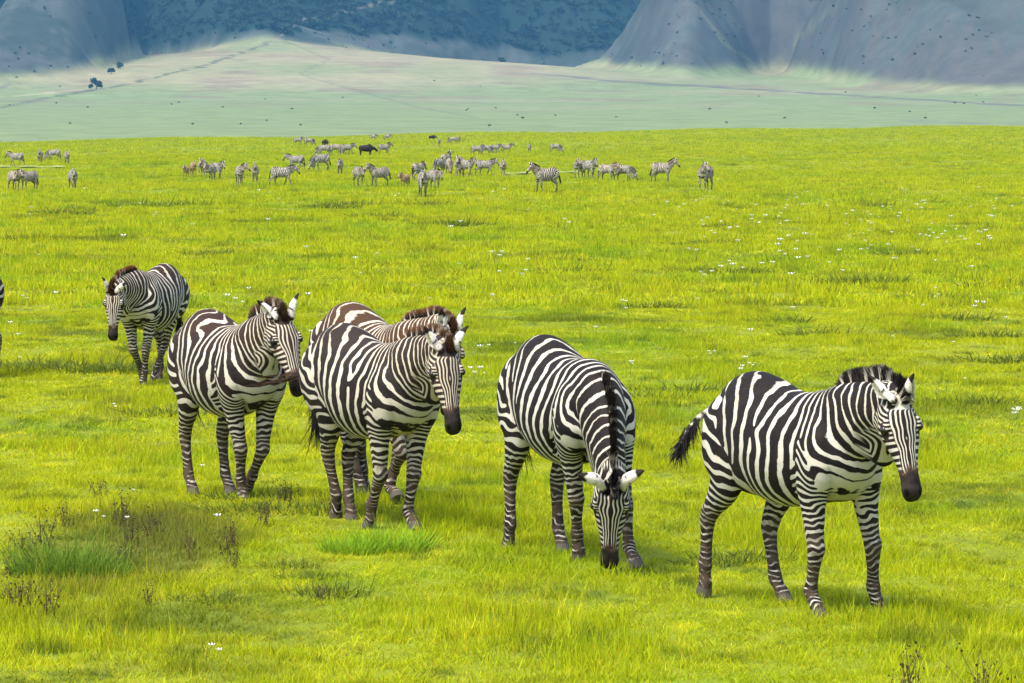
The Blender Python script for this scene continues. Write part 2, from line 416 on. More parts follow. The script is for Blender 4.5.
# ---------------------------------------------------------------- coat
def coat(P, W, seed, freq=.84):
    """pattern fields in the rest pose: val > 0 is black"""
    r = np.random.RandomState(seed)
    x, y, z = P.T; n1 = wnoise(P, 0.40, seed * 7 + 1); n2 = wnoise(P, 0.16, seed * 7 + 2); n3 = wnoise(P, 0.06, seed * 7 + 3)
    sd = np.sign(y)
    ys = np.abs(y)
    # --- flank, shoulder and neck: one phase running along the animal
    xi = x + 0.46 * sstep(0.05, -0.5, x) * (z - 0.98) - 0.10 * (z - 0.95) * sstep(-0.1, .3, x) * sstep(.6, .3, x)
    xi = xi + sstep(1.10, 1.31, z) * sstep(.30, -.15, x) * 0.055 - 0.025 * sstep(.85, .6, z)
    s = W.s; wn = sstep(-.02, 0.40, s + .5 * np.maximum(x - .50, 0)) * sstep(.22, .50, x + .35 * (z - 1))
    xi = xi + (0.85 * (z - 1.02)) * sstep(.40, .62, x) * (1 - wn)
    xi = xi * (1 - wn) + (0.47 + s * NECK_L * 1.05 + .45 * (z - 1.05) * sstep(.46, .62, x) * sstep(.35, .1, s)) * wn
    xi = xi + 0.024 * n1 + 0.009 * n2 + .003 * n3
    # frequency (cycles per metre) integrated along xi
    g = np.linspace(-1, 1.6, 1400)
    f = np.interp(g, [-.75, -.45, -.15, .15, .35, .50, .70, .90, 1.1], [10.5, 11.0, 11.8, 12.8, 13.5, 14, 17, 21, 25]) * (freq + 0.05 * r.rand())
    cum = np.cumsum(f) * (g[1] - g[0])
    A = np.interp(xi, g, cum) * 2 * math.pi + r.rand() * 6.28
    # forks: edge dislocations, different on the two sides
    for side in (-1, 1):
        for _ in range(3):
            fx, fz = r.uniform(-.32, .28), r.uniform(.78, 1.08); sg = r.choice((-1, 1))
            a = np.arctan2(z - fz, (x - fx)) * sg
            A = A + a * sstep(0.0, .10, y * side) * sstep(.52, .36, x)
    shad = sstep(-.72, -.98, np.sin(A)) * sstep(.1, -.3, x)
    bias = 0.44 + 0.16 * sstep(-.1, -.5, x) + 0.25 * sstep(1.12, 1.27, z) * sstep(.25, -.2, x) - 0.75 * sstep(.74, .60, z) * (x > -.4) - 1.25 * sstep(.0, .10, x - .48) * sstep(.95, .80, z)
    bias = bias + 0.25 * sstep(1.0, 1.15, z - .5 * (x - .4)) * wn * (1 - W.head)
    val = np.sin(A) + bias + 0.10 * n2
    # --- haunch: bands that slope down and forward, level on the leg
    B = z + 0.55 * (x + 0.45) * sstep(.70, 1.1, z) + 0.28 * (x + .5) * sstep(.80, .6, z) + 0.016 * n1 + 0.006 * n2
    gz = np.linspace(-.5, 2, 1500)
    fz_ = np.interp(gz, [.1, .3, .5, .7, .9, 1.2], [31, 29, 24, 17, 12.5, 10])
    Bp = np.interp(B, gz, np.cumsum(fz_) * (gz[1] - gz[0])) * 2 * math.pi + r.rand() * 6.28
    hb = 0.36 - 0.35 * sstep(.10, .06, ys) * (z < .75) + 0.1 * n2
    hv = np.sin(Bp + 1.0 * n3 * sstep(.7, .5, z) + .9 * n2) + hb + .25 * sstep(.5, .3, z)
    edge = -0.395 + 0.50 * (0.98 - z) + .03 * n1
    wh = sstep(.028, -.028, x - edge)
    wh = np.maximum(wh, (z < .60) * (x < -.1))
    val = val * (1 - wh) + hv * wh
    # --- foreleg and the chevrons on the shoulder
    Cc = z + 0.75 * (np.sqrt((x - .37) ** 2 + .0009)) * sstep(.64, .82, z) - .25 * (x - .40) * sstep(.75, .55, z) + 0.014 * n1 + 0.008 * n2
    fz_ = np.interp(gz, [.1, .3, .5, .7, .9], [33, 30, 26, 21, 17])
    Cp = np.interp(Cc, gz, np.cumsum(fz_) * (gz[1] - gz[0])) * 2 * math.pi + r.rand() * 6.28
    fv = np.sin(Cp + 1.0 * n3 * sstep(.8, .5, z) + .9 * n2) + 0.26 + 0.1 * n2 - 0.55 * sstep(.115, .075, ys) * (z > .45) + .25 * sstep(.45, .25, z)
    tri = 0.15 * sstep(1.08, .66, z) + .02 * n2
    wf = sstep(.035, -.03, np.abs(x - .395 - .02 * n1) - tri) * sstep(.05, .11, ys) * sstep(1.06, .98, z)
    wf = np.maximum(wf, (z < .62) * (x > .1))
    val = val * (1 - wf) + fv * wf
    # --- face: fine lines down the front, slanting bars on the cheeks
    h = W.h; a, l, v = h.T
    th = np.arctan2(np.abs(l), v + 0.045)
    fan = 1.0 + 0.55 * np.exp(-((a - .17) / .10) ** 2)
    pf = np.abs(l) / np.interp(a, [-.05, .10, .17, .30, .45], [.072, .100, .108, .066, .048]) * 4.5 * 2 * math.pi + 1.2 * wnoise(np.stack([a, np.abs(l), v], 1), .12, seed + 90) + 2.2 * sstep(.12, .0, a) * (a * 14)
    q = a - 0.75 * (v - 0.0) * sstep(.24, .12, a) - .25 * v
    pc = q / 0.036 * 2 * math.pi + 1.3 * wnoise(np.stack([a, np.abs(l), v], 1), .15, seed + 91)
    wc = sstep(-.005, .005, np.abs(l) * 1.0 - np.interp(a, [-.05, .05, .14, .22, .30, .42], [.05, .066, .080, .068, .049, .036]) + np.maximum(0, -v) * .9 + .004 * n3)
    muz = sstep(.335, .455, a + .012 * n3 - .012 * np.clip(v, -.03, .03) / .03) * W.head
    eye = np.zeros(len(P))
    for sdd in (-1, 1):
        e = np.array([.172, .104 * sdd, .042]); d = np.linalg.norm((h - e - np.array([.008, 0, -.004])) * np.array([.62, 1, 1.05]), axis=1)
        eye = np.maximum(eye, sstep(.040, .027, d))
    whead = sstep(.35, .65, W.head)
    nos = np.zeros(len(P))
    for sdd in (-1, 1):
        d = np.linalg.norm((h - np.array([.522, .036 * sdd, .012])) * np.array([.8, 1.25, .9]), axis=1); nos = np.maximum(nos, sstep(.024, .014, d))
    nos = np.maximum(nos, sstep(.006, .003, np.abs(v + .047 + .03 * (a - .52))) * sstep(.44, .48, a))
    # --- ears
    earw = np.zeros(len(P)); ear_dark = np.zeros(len(P))
    for (ew, t), sdd in zip(W.ear, (-1, 1)):
        on = ew > .55
        earw = np.where(on, 1, earw)
        ear_dark = np.where(on, np.maximum(sstep(.112, .122, t + .01 * n3), .9 * sstep(.040, .046, t) * sstep(.060, .054, t) * (n3 > -.05)), ear_dark)
    # --- hooves, mud, cream dirt
    hoof = sstep(.060, .052, z + 0.004 * n3)
    mud = .55 * sstep(.62, .45, z) + sstep(.50, .12, z + .06 * n2) * 0.62
    mud = np.maximum(mud, .8 * np.exp(-((z - .40) / .035) ** 2) * (x > 0) * (x < .56) * .7)
    top_dirt = sstep(1.0, 1.28, z + .05 * n2)  # cream dirt along the back
    belly = sstep(.70, .60, z) * (x > -.35) * (x < .5) * (ys < .2)
    return dict(val=val * (1 - whead) + whead * 0, pf=pf, pc=pc, wc=wc, whead=whead, muz=np.maximum(muz, eye), earw=earw, eard=ear_dark, hoof=hoof, mud=mud, dirt=top_dirt, shad=shad * (1 - wh) * (1 - whead), nos=nos)

# ---------------------------------------------------------------- node helpers, coat material
def nmat(name, rough=.8, spec=.25):
    m = bpy.data.materials.new(name); m.use_nodes = True; nt = m.node_tree
    b = nt.nodes['Principled BSDF']; b.inputs['Roughness'].default_value = rough; b.inputs['Specular IOR Level'].default_value = spec
    return m, nt, b
class NT:
    def __init__(s, nt): s.nt = nt; s.k = 0
    def n(s, t, **kw):
        d = s.nt.nodes.new(t); s.k += 1; d.location = (-200 * s.k, 0)
        for k, v in kw.items(): setattr(d, k, v)
        return d
    def put(s, sock, v):
        if hasattr(v, 'is_output'): s.nt.links.new(v, sock)
        else: sock.default_value = v
    def math(s, op, a, b=0.0, c=0.0, clamp=False):
        d = s.n('ShaderNodeMath', operation=op, use_clamp=clamp)
        s.put(d.inputs[0], a); s.put(d.inputs[1], b); s.put(d.inputs[2], c); return d.outputs[0]
    def mix(s, f, a, b, mode='MIX'):
        d = s.n('ShaderNodeMix', data_type='RGBA', blend_type=mode)
        s.put(d.inputs[0], f); s.put(d.inputs[6], a if hasattr(a, 'is_output') else (*a, 1)); s.put(d.inputs[7], b if hasattr(b, 'is_output') else (*b, 1)); return d.outputs[2]
    def fmix(s, f, a, b):
        d = s.n('ShaderNodeMix', data_type='FLOAT'); s.put(d.inputs[0], f); s.put(d.inputs[2], a); s.put(d.inputs[3], b); return d.outputs[0]
    def attr(s, name, out='Fac'):
        return s.n('ShaderNodeAttribute', attribute_name=name).outputs[out]
    def noise(s, scale, detail=3, rough=.55, vec=None, out=0, dist=0.0):
        d = s.n('ShaderNodeTexNoise'); d.inputs['Scale'].default_value = scale; d.inputs['Detail'].default_value = detail; d.inputs['Roughness'].default_value = rough; d.inputs['Distortion'].default_value = dist
        if vec is not None: s.nt.links.new(vec, d.inputs['Vector'])
        return d.outputs[out]
    def ramp(s, f, lo, hi, a=0.0, b=1.0):
        d = s.n('ShaderNodeMapRange', interpolation_type='SMOOTHSTEP'); s.put(d.inputs[0], f)
        for i, v in zip((1, 2, 3, 4), (lo, hi, a, b)): s.put(d.inputs[i], v)
        return d.outputs[0]
    def obj(s): return s.n('ShaderNodeTexCoord').outputs['Object']
def coat_material(name, black, blackrear, white, cream):
    m, nt, b = nmat(name, .7, .12); N = NT(nt)
    oc = N.obj(); fine = N.noise(90, 2, .6, oc); med = N.noise(14, 3, .6, oc)
    wob = N.math('MULTIPLY', N.math('SUBTRACT', fine, .5), .55)
    body = N.ramp(N.math('ADD', N.attr('val'), wob), -.14, .14)
    f1 = N.ramp(N.math('ADD', N.math('SINE', N.attr('pf')), N.math('ADD', wob, .30)), -.35, .35)
    c1 = N.ramp(N.math('ADD', N.math('SINE', N.attr('pc')), N.math('ADD', wob, .22)), -.25, .25)
    face = N.fmix(N.attr('wc'), f1, c1)
    k = N.fmix(N.attr('whead'), body, face)
    bl = N.mix(N.attr('dirt'), black, blackrear)
    wh = N.mix(N.math('MULTIPLY', N.attr('dirt'), med), white, cream)
    wh = N.mix(N.math('MULTIPLY', N.ramp(med, .45, .75), .35), wh, (.50, .44, .33))
    wh = N.mix(N.math('MULTIPLY', N.attr('shad'), N.ramp(med, .35, .6, .1, .6)), wh, (.30, .25, .17))
    bl = N.mix(N.math('MULTIPLY', N.ramp(med, .40, .70), .28), bl, N.mix(.5, blackrear, (.050, .036, .026)))
    c = N.mix(k, wh, bl)
    c = N.mix(N.math('MULTIPLY', N.attr('mud'), N.ramp(med, .30, .62)), c, (.060, .042, .028))
    ear = N.mix(N.attr('eard'), N.mix(N.ramp(fine, .5, .75), (.66, .62, .54), (.35, .27, .2)), (.018, .013, .010))
    c = N.mix(N.attr('earw'), c, ear)
    c = N.mix(N.ramp(N.math('ADD', N.attr('muz'), wob), .15, .75), c, N.mix(N.ramp(N.attr('muz'), .35, .95), (.085, .045, .028), N.mix(N.attr('nos'), N.mix(N.ramp(med, .35, .65), (.011, .008, .007), (.028, .021, .018)), (.003, .002, .002))))
    c = N.mix(N.attr('hoof'), c, N.mix(med, (.045, .038, .030), (.12, .105, .085)))
    nt.links.new(c, b.inputs['Base Color'])
    b.inputs['Roughness'].default_value = .7
    bp = N.n('ShaderNodeBump'); bp.inputs['Strength'].default_value = .25; bp.inputs['Distance'].default_value = .004
    nt.links.new(N.math('ADD', N.noise(240, 2, .6, oc), N.math('MULTIPLY', N.noise(8, 2, .5, oc), 9.0)), bp.inputs['Height']); nt.links.new(bp.outputs[0], b.inputs['Normal'])
    return m
def hair_material(name):
    m, nt, b = nmat(name, .7, .2); nt.links.new(NT(nt).attr('hc', 'Color'), b.inputs['Base Color']); return m

# ---------------------------------------------------------------- hair, eyes, tail
def blades(roots, dirs, lens, wid, cols_root, cols_tip, rng, bend=.25, seg=3):
    """thin tapering hairs as strips"""
    V, Fs, Cc = [], [], []
    for p, d, L, w, c0, c1 in zip(roots, dirs, lens, wid, cols_root, cols_tip):
        d = d / np.linalg.norm(d); s = np.cross(d, rng.normal(size=3)); s /= np.linalg.norm(s); b = rng.normal(size=3) * bend
        o = len(V)
        for i in range(seg + 1):
            t = i / seg; q = p + d * L * t + b * L * t * t * .5; ww = w * (1 - t ** 1.6) + .0004
            V += [q - s * ww, q + s * ww]; tt = min(1, max(0, t * 1.6 - .55)); cc = c0 * (1 - tt) + c1 * tt; Cc += [cc, cc]
            if i: Fs.append((o + 2 * i - 2, o + 2 * i - 1, o + 2 * i + 1, o + 2 * i))
    return np.array(V), np.array(Fs), np.array(Cc)
def crest(t):
    """rest points along the mane line from the forelock (0) to the withers (1)"""
    pts = [hl(.035, 0, .103), hl(-.01, 0, .10), hl(-.055, 0, .062)] + [NB + T0N * s * NECK_L + V0N * np.interp(s, [q[0] for q in NECK], [q[1] for q in NECK]) * .97 for s in (.9, .74, .55, .38)] + [np.array([.40, 0, 1.275])]
    P = catmull(pts, 8); u = np.clip(t, 0, 1) * (len(P) - 1); i = np.minimum(u.astype(int), len(P) - 2)
    return P[i] + (P[i + 1] - P[i]) * (u - i)[:, None], P[i + 1] - P[i]
def mane_mesh(name, pose, n, tipc, blackc, whitec, L0=.105, seed=1, wid=.0042):
    rng = np.random.RandomState(seed); t = np.sort(rng.rand(n)); P, T = crest(t); T /= np.linalg.norm(T, axis=1, keepdims=True)
    up = np.cross(T, np.array([0, 1.0, 0])); up[up @ np.array([.2, 0, 1.0]) < 0] *= -1
    P = P + np.stack([np.zeros(n), rng.normal(size=n) * .0075, np.zeros(n)], 1) - up * .006
    L = L0 * np.interp(t, [0, .12, .3, .75, .93, 1], [.35, .80, 1.0, 1.0, .65, .15]) * rng.uniform(.86, 1.02, n)
    W = weights(P); c = coat(P, W, seed)
    k = (np.sin(t * 70) * .5 + c['val'] * (W.head < .5) > -0.28)
    c0 = np.where(k[:, None], np.array(blackc), np.array(whitec)) * rng.uniform(.75, 1.15, n)[:, None]
    c1 = np.array(tipc) * rng.uniform(.8, 1.8, n)[:, None]; c1 = c1 * .75 + c0 * .25 * (~k[:, None] * 1.0 + .3)
    D = up + rng.normal(size=(n, 3)) * np.array([.06, .08, .05]) - T * -.18
    a = deform(P, W, pose); b = deform(P + D * .05, weights(P + D * .05), pose)
    # the tip follows the same neck section as its root
    W2 = weights(P); W2.h = (P + D * .05 - NP) @ HF0
    Rn, C, C0 = neck_frames(pose, np.clip(W2.s, 0, 1)); Hf, Hp = head_xf(pose)
    dN = np.einsum('nij,nj->ni', Rn, D); dH = (D @ HF0) @ Hf.T
    Dp = D + W2.neck[:, None] * (dN - D); Dp = Dp + W2.head[:, None] * (dH - Dp)
    V, Fs, Cc = blades(a, Dp, L, np.full(n, wid), c0, c1, rng, .18)
    return make_mesh(name, V, Fs, dict(hc=Cc))
def tail_meshes(pts, seed, blackc, whitec, tuft_n=260, tuft_len=.30, wid=.003):
    rng = np.random.RandomState(seed); P = catmull(pts, 5); n = len(P); R = []
    for i in range(n):
        tt = P[min(i + 1, n - 1)] - P[max(i - 1, 0)]; tt /= np.linalg.norm(tt); s = np.cross(tt, [0, 1, .1]); s /= np.linalg.norm(s)
        w = np.cross(tt, s); rad = np.interp(i / (n - 1), [0, .2, 1], [.032, .020, .011]); R.append(ell_ring(P[i], s * rad, w * rad, 12))
    V, Fs = tube(R); V = np.array(V)
    q = np.repeat(np.arange(n), 12); q = np.append(q, [0, n - 1])
    k = np.sin(q * 2.4 + rng.rand() * 6) > -.1
    dock = make_mesh('tail', V, Fs, dict(hc=np.where(k[:, None], np.array(blackc), np.array(whitec))))
    d = P[-1] - P[-4]; d /= np.linalg.norm(d); m = tuft_n
    at = rng.randint(n // 2, n, m); roots = P[at] + rng.normal(size=(m, 3)) * .008
    g = np.array([0, 0, -1.0])
    D = d[None] * .75 + g * .35 + rng.normal(size=(m, 3)) * .16
    V, Fs, Cc = blades(roots, D, tuft_len * rng.uniform(.5, 1.1, m), np.full(m, wid), np.tile(np.array(blackc) * 1.0, (m, 1)), np.tile(np.array(blackc) * .7, (m, 1)), rng, .22, 4)
    return dock, make_mesh('tail_tuft', V, Fs, dict(hc=Cc))
def eye_mesh(pose, sd):
    e = np.array([.172, .098 * sd, .042]); r = .024
    V, Fs = [], []; R = []
    for i in range(1, 10):
        t = math.pi * i / 10
        R.append([np.array([math.sin(t) * math.cos(q), math.sin(t) * math.sin(q), math.cos(t)]) * r + e for q in np.linspace(0, 2 * math.pi, 14, endpoint=False)])
    V, Fs = tube(R); Hf, Hp = head_xf(pose)
    return make_mesh('eye', np.array(V) @ Hf.T + Hp, Fs)
# ---------------------------------------------------------------- land
def structure(o): o['kind'] = 'structure'; return o
_R = np.random.RandomState(5); _WV = [(_R.normal(size=2) * k, _R.rand() * 6.28, a) for k, a in [(2 * math.pi / 9, .016)] * 3 + [(2 * math.pi / 4.2, .010)] * 3 + [(2 * math.pi / 30, .05)] * 3 + [(2 * math.pi / 140, .22)] * 3]
def wav2(X, Y, scale, seed, n=6):
    return wnoise(np.stack([np.ravel(X), np.ravel(Y), 0 * np.ravel(X)], 1), scale, seed, n).reshape(np.shape(X))
CREST = 930.0
def ground_z(X, Y):
    X = np.asarray(X, float); Y = np.asarray(Y, float); z = np.zeros(np.broadcast(X, Y).shape)
    for i, (k, p, a) in enumerate(_WV):
        fade = 1.0 if i < 6 else (sstep(35, 120, Y) if i < 9 else sstep(120, 400, Y))
        z = z + a * fade * np.sin(k[0] * X + k[1] * Y + p)
    rise = 3.5 + 0.0155 * X
    z = z + rise * sstep(40, CREST, Y) ** 1.4
    return z - 14 * np.clip((Y - CREST) / 300, 0, 1) ** 1.6
def at(px, py):
    """the point of the near ground seen at a pixel"""
    fw = np.array([0, math.cos(TILT), -math.sin(TILT)]); up = np.array([0, math.sin(TILT), math.cos(TILT)])
    d = fw + np.array([1.0, 0, 0]) * (px - 512) / FPX + up * (341.5 - py) / FPX
    t = np.concatenate([np.linspace(15, 60, 800), np.linspace(60, CREST, 4000)])
    P = t[:, None] * d + np.array([0, 0, CAM_H]); k = np.argmax(P[:, 2] < ground_z(P[:, 0], P[:, 1]))
    return P[k] if k else P[-1]
_q = at(130, 545); WEEDY = (_q[0], _q[1] * .30, 0)          # a drier, weedy patch of the meadow
GREENS = ((.47, .505, .005), (.25, .40, .008), (.24, .25, .035), (.70, .69, .02))
def green_nodes(N):
    """meadow colour as a function of the place: bright yellow-green, fresh green, dry olive"""
    pos = N.n('ShaderNodeNewGeometry').outputs['Position']
    mp = N.n('ShaderNodeMapping'); mp.inputs['Scale'].default_value = (1, .55, 0); N.nt.links.new(pos, mp.inputs[0]); p = mp.outputs[0]
    a = N.ramp(N.noise(.28, 4, .6, p), .50, .66); b = N.ramp(N.noise(.9, 4, .6, p), .55, .74); c = N.ramp(N.noise(.06, 3, .55, p), .42, .66)
    m2 = N.n('ShaderNodeMapping'); m2.inputs['Location'].default_value = (37, 11, 3); m2.inputs['Scale'].default_value = (1, .7, 0); N.nt.links.new(pos, m2.inputs[0]); e = N.ramp(N.noise(1.9, 5, .68, m2.outputs[0]), .52, .68); g = N.ramp(N.noise(.36, 4, .65, m2.outputs[0]), .52, .70); d = N.ramp(N.noise(2.7, 3, .6, p), .52, .72)
    col = N.mix(N.math('MULTIPLY', a, .75), GREENS[0], GREENS[1]); col = N.mix(N.math('MULTIPLY', c, .45), col, GREENS[1]); col = N.mix(N.math('MULTIPLY', b, .6), col, GREENS[2]); col = N.mix(N.math('MULTIPLY', d, .85), col, GREENS[3]); col = N.mix(N.math('MULTIPLY', e, .80), col, (.100, .150, .012)); col = N.mix(N.math('MULTIPLY', g, .75), col, (.115, .165, .014))
    wd = N.n('ShaderNodeVectorMath', operation='DISTANCE'); ms = N.n('ShaderNodeMapping'); ms.inputs['Scale'].default_value = (1, .30, 0); N.nt.links.new(pos, ms.inputs[0]); N.nt.links.new(ms.outputs[0], wd.inputs[0]); wd.inputs[1].default_value = WEEDY
    col = N.mix(N.math('MULTIPLY', N.ramp(N.math('ADD', wd.outputs['Value'], N.math('MULTIPLY', N.noise(2.2, 4, .65, p), 1.4)), 1.75, 1.05), .75), col, (.150, .150, .030))
    return col, p
# near plain: a sheet of rows that grow with distance
rows = np.concatenate([np.linspace(2, 60, 120), 60 * (1230 / 60) ** np.linspace(0, 1, 170)[1:]])
u = np.linspace(-1, 1, 181)
Yg, U = np.meshgrid(rows, u, indexing='ij'); Xg = U * (14 + .22 * Yg); Zg = ground_z(Xg, Yg)
def sheet(name, X, Y, Z, attrs=None):
    n, m = X.shape; i = np.arange(n * m).reshape(n, m)
    Fs = np.stack([i[:-1, :-1], i[:-1, 1:], i[1:, 1:], i[1:, :-1]], -1).reshape(-1, 4)
    return make_mesh(name, np.stack([X, Y, Z], -1).reshape(-1, 3), Fs, attrs)
gm, nt, b = nmat('meadow_ground', .95, .1); N = NT(nt); col, p = green_nodes(N)
soil = N.ramp(N.noise(3.5, 4, .65, p), .60, .72)
col = N.mix(N.math('MULTIPLY', soil, .5), col, (.10, .085, .035)); nt.links.new(N.mix(.72, col, (.075, .105, .012)), b.inputs['Base Color'])
bp = N.n('ShaderNodeBump'); bp.inputs['Strength'].default_value = .8; bp.inputs['Distance'].default_value = .08
nt.links.new(N.noise(7, 5, .7, p), bp.inputs['Height']); nt.links.new(bp.outputs[0], b.inputs['Normal'])
structure(link('ground', sheet('ground', Xg, Yg, Zg), None, [gm]))

# far plain and crater wall, one height field; px = column of the picture it was measured in
def ucol(px): return (px - 512) / FPX
YB = ([-300, 0, 70, 120, 150, 180, 230, 280, 340, 430, 500, 545, 600, 680, 740, 768, 800, 860, 950, 1040, 1300],
      [3330, 3400, 3450, 3640, 4330, 4150, 4000, 3970, 4060, 4190, 4270, 4200, 3960, 3640, 3800, 4050, 3820, 3420, 3240, 3190, 3200])
YBX = np.linspace(-400, 1500, 951); YBS = np.interp(YBX, *YB); YBS = np.convolve(np.pad(YBS, 14, 'edge'), np.hanning(29) / np.hanning(29).sum(), 'valid')
def base(X, Y):
    plain = -10 + 44 * np.clip((Y - 1100) / 2000, 0, 2) ** 1.15 + wav2(X, Y, 420, 21) * 1.0
    fan = 98 - .081 * np.hypot((X - ucol(280) * 3960) * .95, Y - 3960) + wav2(X, Y, 150, 22) * 1.2
    fan2 = 75 - .043 * np.hypot((X - ucol(770) * 4050) * .9, Y - 4050)
    return plain, fan, fan2
def far_parts(X, Y):
    px = X / Y * FPX + 512
    h0 = np.clip((Y - np.interp(px, [0, 150, 280, 500, 600, 770, 1040], [3480, 4100, 3970, 4180, 4000, 3920, 3320])) * .5, 0, 260)
    px = px + h0 * np.interp(px, [0, 150, 330, 470, 1100], [1.2, 1.3, .3, -1.3, -1.2]) + wav2(X, Y, 190, 28) * 8
    yb = np.interp(px, YBX, YBS) + wav2(X, Y, 260, 23) * 12
    up = Y - yb; sp = 24 * np.log1p(np.exp(np.clip(up / 24, -30, 30)))
    plain, fan, fan2 = base(X, np.minimum(Y, yb))
    low = np.maximum(np.maximum(plain, fan), fan2)
    g = np.abs(wav2(X + up * .25, Y * .25, 150, 24)); g2 = np.abs(wav2(X - up * .2, Y * .3, 60, 25)); g3 = np.abs(wav2(X + up * .1, Y * .4, 26, 27))
    on = sstep(30, 210, up)
    z = low + np.minimum(sp * .54, 250 + .02 * sp) - on * (11 * (1 - g) ** 2 + 3 * (1 - g2) ** 2 + 1.0 * (1 - g3) ** 2) + wav2(X, Y, 45, 26) * 1.3 * sstep(-30, 80, up)
    return z, px, up, fan - np.maximum(plain, fan2), fan2 - np.maximum(plain, fan), (1 - g) * on, (1 - g2) * on
rows = np.concatenate([np.linspace(1180, 3000, 110), np.linspace(3000, 5600, 420)[1:]])
u = np.linspace(-.172, .172, 620)
Yf, U = np.meshgrid(rows, u, indexing='ij'); Xf = U * Yf
Zf, PXf, UPf, FANf, FAN2f, GUf, GU2f = far_parts(Xf, Yf)
Rw = Yf.shape
PXe = PXf; PXf = Xf / Yf * FPX + 512
PY = HORIZON - (Zf - CAM_H) / Yf * FPX                         # picture row of each point, to read the land-cover map by
n1 = wav2(Xf, Yf, 120, 31); n2 = wav2(Xf, Yf, 38, 32); n3 = wav2(Xf, Yf, 300, 33); n4 = wav2(Xf, Yf * .6, 17, 34)
# wood on the wall: lower edge of the trees across the wall (height above its foot, in metres)
wood_edge = np.interp(PXe, [-300, 95, 118, 140, 150, 170, 190, 250, 290, 340, 400, 470, 500, 530, 562, 585, 610, 1300], [300, 160, 40, -10, -20, 2, 18, 18, 10, 26, 30, 25, 8, -12, -12, 20, 300, 300])
wood = sstep(-5, 5, UPf * .5 - wood_edge + 6 * n1 + 4 * n2) * sstep(-40, 0, UPf)
wl = sstep(-16, 22, UPf + 10 * n1 + 3 * n2)
dry = np.clip(.5 + .5 * n3 + .3 * n1, 0, 1)
fanm = np.maximum(sstep(-2, 14, FANf), .6 * sstep(-2, 14, FAN2f)) * (1 - wl)
def lerp(a, b, t): return a * (1 - t[..., None]) + b * t[..., None]
C = np.zeros(Rw + (3,)) + np.array([.142, .178, .078])
C = lerp(C, np.array([.25, .215, .125]), np.clip(fanm * (.25 + .75 * dry), 0, 1))
C = lerp(C, np.array([.15, .11, .08]), sstep(.45, .85, n1 + .4 * n2) * .5 * (1 - wl) * sstep(2300, 2900, Yf))
C = lerp(C, np.array([.20, .19, .11]), sstep(.35, .8, n3 - .4 * n2) * .5 * (1 - wl) * sstep(2400, 3000, Yf))
sl = np.zeros(Rw + (3,)) + np.array([.060, .070, .062])  # scrub slopes, colour kept dark to stand in for cloud shadow
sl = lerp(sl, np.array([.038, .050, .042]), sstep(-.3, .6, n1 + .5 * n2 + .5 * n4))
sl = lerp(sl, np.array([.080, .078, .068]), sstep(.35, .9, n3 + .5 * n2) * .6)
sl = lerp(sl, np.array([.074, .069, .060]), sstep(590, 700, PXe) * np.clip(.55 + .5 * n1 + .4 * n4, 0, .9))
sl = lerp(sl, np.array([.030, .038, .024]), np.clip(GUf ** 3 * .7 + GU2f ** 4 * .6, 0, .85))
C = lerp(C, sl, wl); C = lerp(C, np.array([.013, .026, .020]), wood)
# worn tracks and dry watercourses
def seg_d(px, py, pts):
    best = np.full(px.shape, 1e9)
    for (x0, y0), (x1, y1) in zip(pts[:-1], pts[1:]):
        d = np.array([x1 - x0, y1 - y0], float); t = np.clip(((px - x0) * d[0] + (py - y0) * d[1]) / (d @ d), 0, 1)
        best = np.minimum(best, np.hypot(px - x0 - t * d[0], py - y0 - t * d[1]))
    return best
for pts, wd, colr, k in (([(0, 108), (60, 96), (130, 84), (205, 66), (272, 42)], 1.2, (.07, .075, .05), .75), ([(0, 97), (60, 92), (110, 88)], .9, (.30, .26, .18), .5),
                         ([(283, 40), (330, 60), (300, 75), (420, 108), (480, 118)], .8, (.10, .10, .07), .5), ([(270, 44), (300, 22), (345, 12), (400, 0)], 1.2, (.22, .18, .13), .5),
                         ([(530, 73), (620, 82), (760, 90), (870, 97), (1024, 106)], 1.1, (.08, .07, .075), .7), ([(700, 12), (725, 45), (760, 68)], 2.0, (.15, .17, .09), .5),
                         ([(845, 0), (800, 35), (765, 72)], 1.8, (.14, .165, .08), .45), ([(900, 121), (1024, 124)], .8, (.10, .10, .09), .5), ([(0, 88), (25, 84)], 1.2, (.09, .08, .08), .5)):
    C = lerp(C, np.array(colr), sstep(wd, wd * .4, seg_d(PXf + n2 * 2, PY + n2 * .8, pts)) * k)
hm, nt, b = nmat('far_land', .95, .05); N = NT(nt)
pos = N.n('ShaderNodeNewGeometry').outputs['Position']
mott = N.ramp(N.noise(.045, 6, .7, pos), .3, .7, .84, 1.16)
mm = N.n('ShaderNodeVectorMath', operation='SCALE'); nt.links.new(N.attr('cover', 'Color'), mm.inputs[0]); nt.links.new(mott, mm.inputs['Scale'])
nt.links.new(mm.outputs[0], b.inputs['Base Color'])
bp = N.n('ShaderNodeBump'); bp.inputs['Strength'].default_value = .5; bp.inputs['Distance'].default_value = 4
nt.links.new(N.noise(.03, 6, .7, pos), bp.inputs['Height']); nt.links.new(bp.outputs[0], b.inputs['Normal'])
structure(link('hills', sheet('hills', Xf, Yf, Zf, dict(cover=C.reshape(-1, 3))), None, [hm]))

